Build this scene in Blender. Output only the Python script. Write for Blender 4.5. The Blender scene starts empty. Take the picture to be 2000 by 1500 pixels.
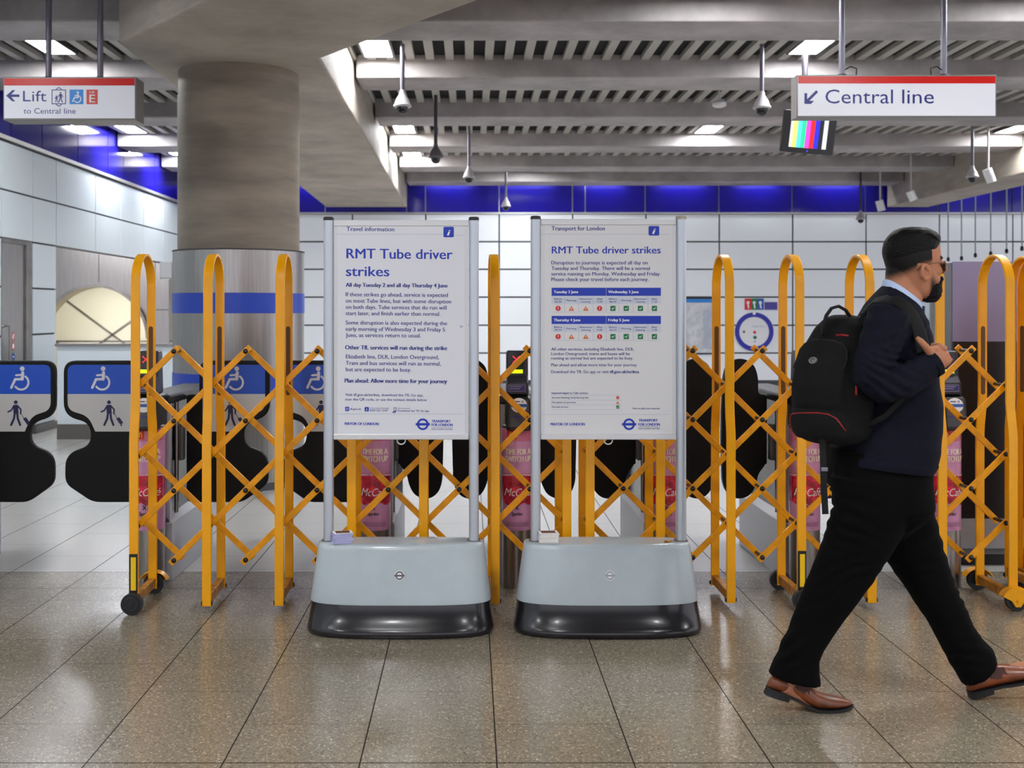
import bpy, bmesh, math, random
from mathutils import Vector, Matrix, noise

random.seed(7)
sc = bpy.context.scene
COL = sc.collection
# ------------------------------------------------------------------ camera
F, VX, VY, H = 2144.0, 918.0, 607.0, 1.45      # focal length and vanishing point in pixels of a 2000x1500 frame, eye height
cd = bpy.data.cameras.new('camera')
cam = bpy.data.objects.new('camera', cd)
COL.objects.link(cam)
cam.location = (0, 0, H)
cam.rotation_euler = (math.pi / 2, 0, 0)
cd.sensor_width = 36.0
cd.sensor_fit = 'HORIZONTAL'
cd.lens = F / 2000.0 * 36.0
cd.shift_x = (1000 - VX) / 2000.0
cd.shift_y = -(750 - VY) / 2000.0
cd.clip_start = 0.05
cd.dof.use_dof = True
cd.dof.focus_distance = 5.0
cd.dof.aperture_fstop = 4.5
sc.camera = cam
# ------------------------------------------------------------------ world + exposure
w = bpy.data.worlds.new('hall_air')
sc.world = w
w.use_nodes = True
w.node_tree.nodes['Background'].inputs[0].default_value = (0.90, 0.90, 1.0, 1)
w.node_tree.nodes['Background'].inputs[1].default_value = 0.75
sc.view_settings.view_transform = 'Standard'
sc.view_settings.look = 'None'
sc.view_settings.gamma = 1.0
sc.view_settings.use_curve_mapping = False
sc.view_settings.exposure = 1.0
PANEL_POWER = 56.0        # radiance of the square ceiling lights
WASH_POWER = 34.0         # radiance of the row of lights washing the back wall


def P(x, y, d):
    return Vector(((x - VX) * d / F, d, H - (y - VY) * d / F))


# ------------------------------------------------------------------ materials
def lin(c):
    return tuple(((v / 255.0) / 12.92 if v / 255.0 <= 0.04045 else ((v / 255.0 + 0.055) / 1.055) ** 2.4) for v in c) + (1.0,)


MATS = {}


def mat(name, rgb, rough=0.5, metal=0.0, emit=None, es=1.0, var=0.0, vscale=6.0, bump=0.0, bscale=60.0, spec=0.5, coat=0.0, stretch=None, alpha=1.0, trans=0.0):
    if name in MATS:
        return MATS[name]
    m = bpy.data.materials.new(name)
    m.use_nodes = True
    nt = m.node_tree
    b = nt.nodes['Principled BSDF']
    b.inputs['Base Color'].default_value = lin(rgb)
    b.inputs['Roughness'].default_value = rough
    b.inputs['Metallic'].default_value = metal
    b.inputs['Specular IOR Level'].default_value = spec
    b.inputs['Coat Weight'].default_value = coat
    b.inputs['Coat Roughness'].default_value = 0.08
    b.inputs['Alpha'].default_value = alpha
    b.inputs['Transmission Weight'].default_value = trans
    if emit:
        b.inputs['Emission Color'].default_value = lin(emit)
        b.inputs['Emission Strength'].default_value = es
    if var or bump:
        tc = nt.nodes.new('ShaderNodeTexCoord')
        mp = nt.nodes.new('ShaderNodeMapping')
        nt.links.new(tc.outputs['Object'], mp.inputs['Vector'])
        if stretch:
            mp.inputs['Scale'].default_value = stretch
        src = mp.outputs['Vector']
    if var:
        n = nt.nodes.new('ShaderNodeTexNoise')
        n.inputs['Scale'].default_value = vscale
        n.inputs['Detail'].default_value = 6
        n.inputs['Roughness'].default_value = 0.62
        nt.links.new(src, n.inputs['Vector'])
        r = nt.nodes.new('ShaderNodeValToRGB')
        r.color_ramp.elements[0].position = 0.3
        r.color_ramp.elements[1].position = 0.72
        lo = [max(0, v * (1 - var)) for v in rgb]
        hi = [min(255, v * (1 + var * 0.6)) for v in rgb]
        r.color_ramp.elements[0].color = lin(lo)
        r.color_ramp.elements[1].color = lin(hi)
        nt.links.new(n.outputs['Fac'], r.inputs['Fac'])
        nt.links.new(r.outputs['Color'], b.inputs['Base Color'])
    if bump:
        n2 = nt.nodes.new('ShaderNodeTexNoise')
        n2.inputs['Scale'].default_value = bscale
        n2.inputs['Detail'].default_value = 4
        nt.links.new(src, n2.inputs['Vector'])
        bp = nt.nodes.new('ShaderNodeBump')
        bp.inputs['Strength'].default_value = bump
        bp.inputs['Distance'].default_value = 0.01
        nt.links.new(n2.outputs['Fac'], bp.inputs['Height'])
        nt.links.new(bp.outputs['Normal'], b.inputs['Normal'])
    MATS[name] = m
    return m


concrete = mat('concrete', (164, 154, 141), 0.7, var=0.16, vscale=1.6, bump=0.25, bscale=18, stretch=(0.7, 0.7, 2.2))
concrete_beam = mat('concrete_beam', (160, 154, 153), 0.72, var=0.2, vscale=1.2, bump=0.25, bscale=14)
concrete_col = mat('concrete_column', (130, 118, 103), 0.62, var=0.16, vscale=2.2, bump=0.12, bscale=10, stretch=(0.5, 0.5, 3.0))
slat_m = mat('ceiling_slat', (158, 155, 148), 0.55)
void_m = mat('ceiling_void_shade', (8, 8, 8), 0.9)
steel = mat('brushed_steel', (158, 154, 151), 0.3, 1.0, var=0.1, vscale=3, stretch=(40, 40, 0.6))
steel_dull = mat('dull_steel', (150, 146, 142), 0.42, 1.0, var=0.15, vscale=4)
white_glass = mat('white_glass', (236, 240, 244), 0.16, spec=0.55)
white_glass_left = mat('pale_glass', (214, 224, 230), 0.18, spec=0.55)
blue_glass = mat('blue_glass', (24, 18, 128), 0.1, spec=0.6)
joint_dark = mat('joint_dark', (70, 74, 78), 0.6)
joint_light = mat('joint_light', (186, 184, 184), 0.4, 0.6)
skirting = mat('skirting', (96, 92, 88), 0.45)
yellow = mat('yellow_paint', (244, 168, 0), 0.34, var=0.03, vscale=9, coat=0.12, spec=0.35)
yellow_bar = mat('yellow_bar_paint', (234, 156, 4), 0.4, var=0.10, vscale=14, coat=0.05, spec=0.35)
yellow_bright = mat('yellow_bright', (244, 198, 10), 0.35)
rail_brown = mat('worn_rail', (176, 118, 34), 0.5, var=0.4, vscale=30)
bolt_m = mat('bolt_black', (14, 14, 16), 0.25)
pin_m = mat('pin_steel', (80, 66, 52), 0.4, 0.8)
rubber = mat('black_rubber', (22, 23, 26), 0.45)
black_pl = mat('black_plastic', (20, 20, 22), 0.35)
black_soft = mat('black_padding', (14, 13, 12), 0.55, spec=0.25, bump=0.1, bscale=200)
navy_pl = mat('navy_plastic', (38, 40, 56), 0.35)
alu = mat('aluminium', (190, 196, 204), 0.32, 0.55)
alu_side = mat('aluminium_white', (214, 214, 216), 0.35, 0.2)
housing = mat('grey_housing', (178, 189, 194), 0.3, var=0.05, vscale=3, coat=0.25)
base_blk = mat('base_black', (30, 28, 31), 0.22, var=0.2, vscale=10, coat=0.2)
poster_w = mat('poster_white', (226, 226, 232), 0.38, spec=0.4)
poster_c = mat('poster_cream', (222, 221, 222), 0.38, spec=0.4)
ink = mat('ink_blue', (14, 36, 132), 0.5)
ink_hdr = mat('ink_header_blue', (10, 52, 176), 0.45)
ink_grey = mat('ink_line', (170, 180, 200), 0.5)
cell_grey = mat('cell_grey', (206, 210, 222), 0.5)
red_i = mat('icon_red', (214, 32, 40), 0.5)
orange_i = mat('icon_orange', (218, 110, 40), 0.5)
green_i = mat('icon_green', (12, 118, 66), 0.5)
white_i = mat('icon_white', (238, 238, 238), 0.5)
sign_white = mat('sign_face', (222, 223, 230), 0.3, emit=(222, 224, 234), es=0.04)
sign_red = mat('sign_red', (206, 26, 18), 0.25)
sign_grey = mat('sign_case', (122, 118, 116), 0.4, 0.4)
sign_blue = mat('sign_ink', (16, 26, 118), 0.4)
lift_blue = mat('lift_blue', (20, 132, 214), 0.4)
lift_red = mat('lift_red', (208, 66, 50), 0.4)
pole_m = mat('pole_grey', (112, 110, 122), 0.4, 0.3)
pole_dark = mat('pole_dark', (52, 50, 58), 0.45)
cctv_m = mat('camera_housing', (176, 172, 174), 0.4)
dome_m = mat('camera_dome', (16, 16, 18), 0.1)
paddle_blue = mat('paddle_blue', (16, 78, 190), 0.4)
paddle_grey = mat('paddle_grey', (196, 194, 190), 0.45)
paddle_ink = mat('paddle_ink', (30, 28, 76), 0.5)
paddle_white = mat('paddle_white', (214, 214, 222), 0.45)
gate_grey = mat('gate_grey', (176, 178, 184), 0.4, 0.25)
ad_pink = mat('advert_pink', (206, 146, 186), 0.22, var=0.1, vscale=9, spec=0.5)
ad_top = mat('advert_rose', (206, 112, 140), 0.22, var=0.08, vscale=9)
ad_red = mat('advert_red', (206, 36, 62), 0.25, var=0.55, vscale=30)
ad_cream = mat('advert_cream', (240, 226, 206), 0.4)
ad_white = mat('advert_white', (244, 236, 238), 0.4)
ad_logo_red = mat('advert_logo_red', (204, 28, 22), 0.4)
ad_logo_yel = mat('advert_logo_yellow', (250, 190, 20), 0.4)
ad_black = mat('advert_ink', (34, 16, 22), 0.5)
led_red = mat('led_red', (255, 30, 40), 0.4, emit=(255, 24, 40), es=4)
led_green = mat('led_green', (180, 255, 0), 0.4, emit=(178, 255, 0), es=1.1)
label_purple = mat('label_purple', (44, 38, 110), 0.4)
label_line = mat('label_line', (160, 160, 190), 0.4)
disc_blue = mat('disc_blue', (32, 88, 178), 0.4)
paper_w = mat('leaflet_paper', (232, 230, 226), 0.7)
paper_l = mat('leaflet_lilac', (180, 182, 222), 0.7, var=0.15, vscale=160, stretch=(0.2, 0.2, 6))
brown_pr = mat('leaflet_print', (96, 66, 40), 0.6)
cord_m = mat('cord_white', (226, 224, 218), 0.6)


# ------------------------------------------------------------------ mesh builder
class MB:
    def __init__(self):
        self.bm = bmesh.new()

    def face(self, pts, mi=0):
        vs = [self.bm.verts.new(p) for p in pts]
        try:
            f = self.bm.faces.new(vs)
            f.material_index = mi
            return f
        except ValueError:
            return None

    def box(self, x0, x1, y0, y1, z0, z1, mi=0):
        v = [self.bm.verts.new((x, y, z)) for z in (z0, z1) for y in (y0, y1) for x in (x0, x1)]
        for q in ((0, 2, 3, 1), (4, 5, 7, 6), (0, 1, 5, 4), (2, 6, 7, 3), (0, 4, 6, 2), (1, 3, 7, 5)):
            self.bm.faces.new([v[i] for i in q]).material_index = mi
        return self

    def rings(self, rings, cap0=True, cap1=True, mi=0, closed=False):
        vr = [[self.bm.verts.new(p) for p in r] for r in rings]
        n = len(vr[0])
        m = len(vr)
        for i in range(m - 1 + (1 if closed else 0)):
            a, b = vr[i], vr[(i + 1) % m]
            for k in range(n):
                self.bm.faces.new((a[k], a[(k + 1) % n], b[(k + 1) % n], b[k])).material_index = mi
        if not closed:
            if cap0:
                self.bm.faces.new(list(reversed(vr[0]))).material_index = mi
            if cap1:
                self.bm.faces.new(vr[-1]).material_index = mi
        return self

    def tube(self, pts, r, n=10, mi=0, caps=True, side=None, flat=1.0):
        """round (or flattened) bar along a path; r is a number or one per point"""
        pts = [Vector(p) for p in pts]
        rr = r if isinstance(r, (list, tuple)) else [r] * len(pts)
        out = []
        prev = None
        for i, p in enumerate(pts):
            t = (pts[min(i + 1, len(pts) - 1)] - pts[max(i - 1, 0)]).normalized()
            ref = Vector(side) if side else (prev if prev else (Vector((0, 0, 1)) if abs(t.z) < 0.9 else Vector((0, 1, 0))))
            b = (ref - t * ref.dot(t)).normalized()
            prev = b
            nn = t.cross(b)
            q = rr[i] if isinstance(rr[i], (tuple, list)) else (rr[i], rr[i] * flat)
            out.append([p + nn * (q[0] * math.cos(2 * math.pi * k / n)) + b * (q[1] * math.sin(2 * math.pi * k / n)) for k in range(n)])
        return self.rings(out, caps, caps, mi)

    def cyl(self, p0, p1, r0, r1=None, n=20, mi=0, caps=True):
        return self.tube([p0, p1], [r0, r0 if r1 is None else r1], n, mi, caps)

    def lathe(self, c, prof, n=24, mi=0):
        """profile of (radius, z) turned about a vertical axis at c"""
        out = [[Vector((c[0] + r * math.cos(2 * math.pi * k / n), c[1] + r * math.sin(2 * math.pi * k / n), c[2] + z)) for k in range(n)] for r, z in prof]
        return self.rings(out, True, True, mi)

    def bar(self, path, wdt, thk, wax, mi=0):
        """flat bar with rectangular section along a path; wax is the width axis"""
        wax = Vector(wax).normalized()
        pts = [Vector(p) for p in path]
        out = []
        for i, p in enumerate(pts):
            t = (pts[min(i + 1, len(pts) - 1)] - pts[max(i - 1, 0)]).normalized()
            nn = wax.cross(t).normalized()
            out.append([p + wax * (sx * wdt / 2) + nn * (sn * thk / 2) for sx, sn in ((-1, -1), (1, -1), (1, 1), (-1, 1))])
        return self.rings(out, True, True, mi)

    def prism(self, poly, d0, d1, axis='y', mi=0):
        """extrude a 2D polygon: axis y -> (x, z) outline between y=d0 and y=d1; axis z -> (x, y); axis x -> (y, z)"""
        def m3(p, d):
            return (p[0], d, p[1]) if axis == 'y' else ((p[0], p[1], d) if axis == 'z' else (d, p[0], p[1]))
        a = [self.bm.verts.new(m3(p, d0)) for p in poly]
        b = [self.bm.verts.new(m3(p, d1)) for p in poly]
        n = len(poly)
        self.bm.faces.new(a).material_index = mi
        self.bm.faces.new(list(reversed(b))).material_index = mi
        for k in range(n):
            self.bm.faces.new((a[k], b[k], b[(k + 1) % n], a[(k + 1) % n])).material_index = mi
        return self

    def ball(self, c, r, mi=0, n=16, sx=1, sy=1, sz=1):
        prof = [(max(1e-4, r * math.sin(math.pi * i / 10)), -r * math.cos(math.pi * i / 10)) for i in range(11)]
        out = [[Vector((c[0] + q * sx * math.cos(2 * math.pi * k / n), c[1] + q * sy * math.sin(2 * math.pi * k / n), c[2] + z * sz)) for k in range(n)] for q, z in prof]
        return self.rings(out, True, True, mi)

    def build(self, name, mats, parent=None, smooth=False, bevel=0.0, bseg=2, fixn=True, angle=35):
        if fixn:
            bmesh.ops.recalc_face_normals(self.bm, faces=self.bm.faces[:])
        me = bpy.data.meshes.new(name)
        off = OFF.get(parent.name, Vector((0, 0, 0))) if parent else Vector((0, 0, 0))
        if off.length > 0:
            bmesh.ops.translate(self.bm, verts=self.bm.verts[:], vec=-off)
        self.bm.to_mesh(me)
        self.bm.free()
        for m in (mats if isinstance(mats, (list, tuple)) else [mats]):
            me.materials.append(m)
        if smooth:
            for p in me.polygons:
                p.use_smooth = True
            if angle < 180:
                me.set_sharp_from_angle(angle=math.radians(angle))
        o = bpy.data.objects.new(name, me)
        COL.objects.link(o)
        if parent:
            o.parent = parent
            OFF[o.name] = off
        if bevel:
            bv = o.modifiers.new('bevel', 'BEVEL')
            bv.width = bevel
            bv.segments = bseg
            bv.limit_method = 'ANGLE'
            bv.angle_limit = math.radians(40)
        return o


OFF = {}


def tag(o, label, cat, group=None, kind=None):
    o['label'] = label
    o['category'] = cat
    if group:
        o['group'] = group
    if kind:
        o['kind'] = kind
    return o


def struct(o, label=None, cat=None):
    o['kind'] = 'structure'
    if label:
        o['label'] = label
    if cat:
        o['category'] = cat
    return o


def thing(name, loc, label, cat, group=None):
    o = bpy.data.objects.new(name, None)
    o.empty_display_size = 0.05
    COL.objects.link(o)
    o.location = loc
    OFF[o.name] = Vector(loc)
    return tag(o, label, cat, group)


def copy_tree(o, parent=None):
    c = o.copy()
    COL.objects.link(c)
    if parent:
        c.parent = parent
    for ch in list(o.children):
        copy_tree(ch, c)
    return c


# ------------------------------------------------------------------ flat drawing on a surface
class Draw:
    """shapes in pixel units (u right, v down) laid on a surface through f(u, v, lift)"""
    def __init__(self, f, mats):
        self.mb = MB()
        self.f = f
        self.mats = mats
        self.lift = 0.0006

    def mi(self, m):
        if m not in self.mats:
            self.mats.append(m)
        return self.mats.index(m)

    def poly(self, pts, m, k=1):
        self.n = (getattr(self, 'n', 0) + 1) % 97
        k = k + self.n * 0.007
        self.mb.face([self.f(u, v, self.lift * k) for u, v in pts], self.mi(m))

    def rect(self, u0, v0, u1, v1, m, k=1, nu=1):
        for i in range(nu):
            a = u0 + (u1 - u0) * i / nu
            b = u0 + (u1 - u0) * (i + 1) / nu
            self.poly([(a, v0), (b, v0), (b, v1), (a, v1)], m, k)

    def rrect(self, u0, v0, u1, v1, r, m, k=1):
        pts = []
        for cx, cy, a0 in ((u1 - r, v0 + r, -90), (u1 - r, v1 - r, 0), (u0 + r, v1 - r, 90), (u0 + r, v0 + r, 180)):
            for j in range(5):
                a = math.radians(a0 + 22.5 * j)
                pts.append((cx + r * math.cos(a), cy + r * math.sin(a)))
        self.poly(pts, m, k)

    def disc(self, u, v, r, m, k=1, n=28, ry=None):
        ry = ry or r
        self.poly([(u + r * math.cos(2 * math.pi * i / n), v + ry * math.sin(2 * math.pi * i / n)) for i in range(n)], m, k)

    def ring(self, u, v, r0, r1, m, k=1, n=36, a0=0, a1=360):
        for i in range(n):
            a, b = (math.radians(a0 + (a1 - a0) * q / n) for q in (i, i + 1))
            self.poly([(u + r0 * math.cos(a), v + r0 * math.sin(a)), (u + r1 * math.cos(a), v + r1 * math.sin(a)),
                       (u + r1 * math.cos(b), v + r1 * math.sin(b)), (u + r0 * math.cos(b), v + r0 * math.sin(b))], m, k)

    def stroke(self, pts, wd, m, k=1, cap=True):
        for (a, b) in zip(pts[:-1], pts[1:]):
            dx, dy = b[0] - a[0], b[1] - a[1]
            L = math.hypot(dx, dy) or 1
            nx, ny = -dy / L * wd / 2, dx / L * wd / 2
            self.poly([(a[0] + nx, a[1] + ny), (b[0] + nx, b[1] + ny), (b[0] - nx, b[1] - ny), (a[0] - nx, a[1] - ny)], m, k)
        if cap:
            for p in pts:
                self.disc(p[0], p[1], wd / 2, m, k, 12)

    def text(self, s, u0, u1, base, cap, m, k=1, bold=0.0, shear=0.0, slope=0.0, centre=False):
        if bold:
            b = cap * bold
            for q_, dk in ((-b, 0.12), (b, 0.24)):
                self.text(s, u0 + q_, None if u1 is None else u1 + q_, base, cap, m, k + dk, 0.0, shear, slope)
        vs, fs, (x0, x1) = glyphs(s, 0.0, shear)
        sy = cap / CAPH
        if u1 is None:
            sx = sy
        elif centre:
            sx = (u1 - u0) / max(1e-6, x1 - x0)
        else:
            sx = (u1 - u0) / max(1e-6, x1 - x0)
        mi = self.mi(m)
        bvs = []
        for x, y in vs:
            u = u0 + (x - x0) * sx
            v = base - y * sy + slope * (u - u0)
            bvs.append(self.mb.bm.verts.new(self.f(u, v, self.lift * k)))
        for q in fs:
            try:
                self.mb.bm.faces.new([bvs[i] for i in q]).material_index = mi
            except ValueError:
                pass

    def build(self, name, parent):
        return self.mb.build(name, self.mats, parent, fixn=False)


GC = {}


def glyphs(s, bold=0.0, shear=0.0):
    key = (s, bold, shear)
    if key in GC:
        return GC[key]
    cu = bpy.data.curves.new('t', 'FONT')
    cu.body = s
    cu.size = 1.0
    cu.resolution_u = 3
    cu.offset = bold
    cu.shear = shear
    cu.fill_mode = 'FRONT'
    ob = bpy.data.objects.new('t', cu)
    me = ob.to_mesh()
    vs = [(v.co.x, v.co.y) for v in me.vertices]
    fs = [tuple(p.vertices) for p in me.polygons]
    ob.to_mesh_clear()
    bpy.data.objects.remove(ob)
    bpy.data.curves.remove(cu)
    xs = [v[0] for v in vs] or [0, 1]
    GC[key] = (vs, fs, (min(xs), max(xs)))
    return GC[key]


_v = glyphs('H')[0]
CAPH = max(v[1] for v in _v)


def roundel(dr, u, v, r, m, k=1):
    dr.ring(u, v, r * 0.66, r, m, k)
    dr.rect(u - r * 1.22, v - r * 0.21, u + r * 1.22, v + r * 0.21, m, k + 1)


def wheelchair(dr, u, v, s, m, k=2, lw=1.0):
    """person in a wheelchair facing left; s is the height of the sign"""
    def q(a, b):
        return (u + a * s, v + b * s)
    dr.disc(*q(0.10, -0.42), 0.10 * s, m, k, 18)
    lw = 0.105 * s * lw
    dr.stroke([q(0.12, -0.25), q(0.10, 0.02)], lw * 1.25, m, k)
    dr.stroke([q(0.10, 0.02), q(-0.20, 0.03), q(-0.36, 0.38)], lw, m, k)
    dr.stroke([q(0.08, -0.16), q(-0.16, -0.14)], lw * 0.8, m, k)
    dr.ring(*q(0.06, 0.16), 0.26 * s, 0.345 * s, m, k, 30, -62, 150)


def walker(dr, u, v, s, m, k=2, luggage=True, flip=1):
    def q(a, b):
        return (u + a * s * flip, v + b * s)
    dr.disc(*q(0.02, -0.42), 0.075 * s, m, k, 16)
    dr.poly([q(-0.08, -0.32), q(0.11, -0.32), q(0.13, 0.02), q(-0.07, 0.02)], m, k)
    dr.stroke([q(-0.06, -0.27), q(-0.16, -0.10), q(-0.28, -0.05)], 0.06 * s, m, k)
    dr.stroke([q(0.10, -0.27), q(0.22, -0.14), q(0.21, 0.02)], 0.06 * s, m, k)
    dr.stroke([q(-0.02, 0.02), q(-0.05, 0.22), q(-0.16, 0.46)], 0.085 * s, m, k)
    dr.stroke([q(0.08, 0.02), q(0.10, 0.22), q(0.19, 0.46)], 0.085 * s, m, k)
    if luggage:
        dr.stroke([q(0.21, 0.02), q(0.36, 0.22)], 0.02 * s, m, k)
        dr.poly([q(0.30, 0.22), q(0.42, 0.16), q(0.58, 0.38), q(0.46, 0.45)], m, k)
        dr.disc(*q(0.50, 0.47), 0.035 * s, m, k, 10)
# ------------------------------------------------------------------ floor
XL, YB = -5.15, 21.3            # plane of the left wall, plane of the back wall


def floor_material():
    m = bpy.data.materials.new('terrazzo_floor')
    m.use_nodes = True
    nt = m.node_tree
    b = nt.nodes['Principled BSDF']
    L = nt.links.new

    def val(x):
        return x

    def mth(op, a, c=None, d=None):
        n = nt.nodes.new('ShaderNodeMath')
        n.operation = op
        for i, s in enumerate((a, c, d)):
            if s is None:
                continue
            if isinstance(s, (int, float)):
                n.inputs[i].default_value = s
            else:
                L(s, n.inputs[i])
        return n.outputs[0]
    g = nt.nodes.new('ShaderNodeNewGeometry')
    sep = nt.nodes.new('ShaderNodeSeparateXYZ')
    L(g.outputs['Position'], sep.inputs[0])
    X, Y = sep.outputs[0], sep.outputs[1]
    TW, TL = 0.439, 0.659
    cx = mth('DIVIDE', mth('SUBTRACT', X, 0.086), TW)
    col = mth('FLOOR', cx)
    fx = mth('SUBTRACT', cx, col)
    dx = mth('MULTIPLY', mth('MINIMUM', fx, mth('SUBTRACT', 1.0, fx)), TW)
    par = mth('FLOORED_MODULO', col, 2.0)
    cy = mth('DIVIDE', mth('SUBTRACT', mth('SUBTRACT', Y, 3.521), mth('MULTIPLY', mth('SUBTRACT', 1.0, par), TL / 2)), TL)
    row = mth('FLOOR', cy)
    fy = mth('SUBTRACT', cy, row)
    dy = mth('MULTIPLY', mth('MINIMUM', fy, mth('SUBTRACT', 1.0, fy)), TL)
    jx = mth('LESS_THAN', dx, 0.0024)
    jy = mth('LESS_THAN', dy, 0.0011)
    joint = mth('MAXIMUM', jx, jy)
    for y0, hw in ((3.521, 0.003), (5.736, 0.003), (6.096, 0.003)):
        joint = mth('MAXIMUM', joint, mth('LESS_THAN', mth('ABSOLUTE', mth('SUBTRACT', Y, y0)), hw))
    # chips in the terrazzo
    tc = nt.nodes.new('ShaderNodeTexCoord')
    vo = nt.nodes.new('ShaderNodeTexVoronoi')
    vo.inputs['Scale'].default_value = 175
    L(tc.outputs['Object'], vo.inputs['Vector'])
    n1 = nt.nodes.new('ShaderNodeTexNoise')
    n1.inputs['Scale'].default_value = 260
    n1.inputs['Detail'].default_value = 3
    L(tc.outputs['Object'], n1.inputs['Vector'])
    n2 = nt.nodes.new('ShaderNodeTexNoise')
    n2.inputs['Scale'].default_value = 1.1
    n2.inputs['Detail'].default_value = 5
    L(tc.outputs['Object'], n2.inputs['Vector'])
    sp = nt.nodes.new('ShaderNodeSeparateColor')
    L(vo.outputs['Color'], sp.inputs[0])
    ramp = nt.nodes.new('ShaderNodeValToRGB')
    e = ramp.color_ramp.elements
    e[0].position, e[0].color = 0.0, lin((98, 91, 78))
    e[1].position, e[1].color = 1.0, lin((196, 186, 164))
    for p, c in ((0.08, (122, 114, 98)), (0.5, (138, 129, 112)), (0.9, (146, 137, 120)), (0.955, (176, 165, 144))):
        q = e.new(p)
        q.color = lin(c)
    L(sp.outputs[0], ramp.inputs['Fac'])
    mix = nt.nodes.new('ShaderNodeMix')
    mix.data_type = 'RGBA'
    mix.blend_type = 'MULTIPLY'
    mix.inputs[0].default_value = 0.6
    L(ramp.outputs['Color'], mix.inputs[6])
    r2 = nt.nodes.new('ShaderNodeValToRGB')
    r2.color_ramp.elements[0].position, r2.color_ramp.elements[0].color = 0.3, (0.74, 0.72, 0.69, 1)
    r2.color_ramp.elements[1].position, r2.color_ramp.elements[1].color = 0.66, (1, 1, 1, 1)
    L(n1.outputs['Fac'], r2.inputs['Fac'])
    L(r2.outputs['Color'], mix.inputs[7])
    # each tile a little different, and the floor beyond the threshold strip, paler with wall reflection painted in
    wn = nt.nodes.new('ShaderNodeTexWhiteNoise')
    wn.noise_dimensions = '2D'
    cmb = nt.nodes.new('ShaderNodeCombineXYZ')
    L(col, cmb.inputs[0])
    L(row, cmb.inputs[1])
    L(cmb.outputs[0], wn.inputs['Vector'])
    tone = mth('ADD', 0.93, mth('MULTIPLY', wn.outputs['Value'], 0.12))
    tone = mth('MULTIPLY', tone, mth('ADD', 0.9, mth('MULTIPLY', n2.outputs['Fac'], 0.22)))
    tone = mth('MULTIPLY', tone, 1.0)
    hsv = nt.nodes.new('ShaderNodeHueSaturation')
    L(mix.outputs[2], hsv.inputs['Color'])
    L(tone, hsv.inputs['Value'])
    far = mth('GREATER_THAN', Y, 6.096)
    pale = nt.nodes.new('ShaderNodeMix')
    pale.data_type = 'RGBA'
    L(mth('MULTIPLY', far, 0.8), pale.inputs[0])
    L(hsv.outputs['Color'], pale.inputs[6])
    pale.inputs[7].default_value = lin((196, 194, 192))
    jm = nt.nodes.new('ShaderNodeMix')
    jm.data_type = 'RGBA'
    L(joint, jm.inputs[0])
    L(pale.outputs[2], jm.inputs[6])
    jm.inputs[7].default_value = lin((40, 36, 32))
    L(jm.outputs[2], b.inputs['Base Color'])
    L(mth('MULTIPLY', 0.6, mth('SUBTRACT', 1.0, joint)), b.inputs['Specular IOR Level'])
    L(mth('ADD', mth('ADD', 0.15, mth('MULTIPLY', n2.outputs['Fac'], 0.12)), mth('MULTIPLY', joint, 0.4)), b.inputs['Roughness'])
    n3 = nt.nodes.new('ShaderNodeTexNoise')
    n3.inputs['Scale'].default_value = 7
    L(tc.outputs['Object'], n3.inputs['Vector'])
    bp = nt.nodes.new('ShaderNodeBump')
    bp.inputs['Strength'].default_value = 0.10
    bp.inputs['Distance'].default_value = 0.006
    L(n3.outputs['Fac'], bp.inputs['Height'])
    L(bp.outputs['Normal'], b.inputs['Normal'])
    return m


mb = MB()
mb.box(-9.4, 13.4, -8, 24.6, -0.2, 0.0)
struct(mb.build('floor', floor_material()), 'speckled grey-brown terrazzo tiled floor with dark joints', 'floor')


# ------------------------------------------------------------------ walls of glass panels
def panel_wall(name, a0, a1, zs, joints, plane, axis, pm, jm, skip=None, thick=0.02, gap=0.022, sgn=1, extra=None):
    """rows of glass panels in front of a dark backing; axis x: wall runs along x at y=plane, axis y: along y at x=plane"""
    q = MB()
    js = [a0] + [j for j in joints if a0 < j < a1] + [a1]
    for i in range(len(js) - 1):
        for k in range(len(zs) - 1):
            u0, u1, z0, z1 = js[i] + gap / 2, js[i + 1] - gap / 2, zs[k] + gap / 2, zs[k + 1] - gap / 2
            if skip and skip((u0 + u1) / 2, (z0 + z1) / 2):
                continue
            if axis == 'x':
                q.box(u0, u1, plane - 0.005, plane + thick, z0, z1, 0)
            else:
                q.box(plane - thick, plane + 0.005, u0, u1, z0, z1, 0)
    # backing seen in the joints
    if axis == 'x':
        q.box(a0, a1, plane + thick, plane + thick + 0.15, 0.0, zs[-1], 1)
    if extra:
        extra(q)
    return struct(q.build(name, [pm, jm]))


rows = [0.09, 0.63, 1.17, 1.715, 2.255, 2.79, 3.33]
bx = [(975 + 143.3 * k - VX) * YB / F for k in range(-6, 8)]
o = panel_wall('wall_back', -9.3, 13.3, rows, bx, YB, 'x', white_glass, joint_dark, thick=0.03, gap=0.03)
o['label'] = 'bright white glass panel wall across the far end of the hall'
# blue band above
mb = MB()
bj = [-9.3] + [(x - VX) * YB / F for x in (492, 635, 794, 831, 975, 1118, 1143, 1260, 1404, 1547, 1690, 1833, 1976)] + [13.3]
for a, b in zip(bj[:-1], bj[1:]):
    mb.box(a + 0.012, b - 0.012, YB - 0.005, YB + 0.03, 3.36, 4.5, 0)
mb.box(-9.3, 13.3, YB + 0.03, YB + 0.1, 3.33, 4.6, 1)
mb.box(-9.3, 13.3, YB - 0.02, YB + 0.03, 3.325, 3.36, 1)
struct(mb.build('trim_1', [blue_glass, joint_light]), 'deep blue glass band along the top of the far wall')

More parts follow.
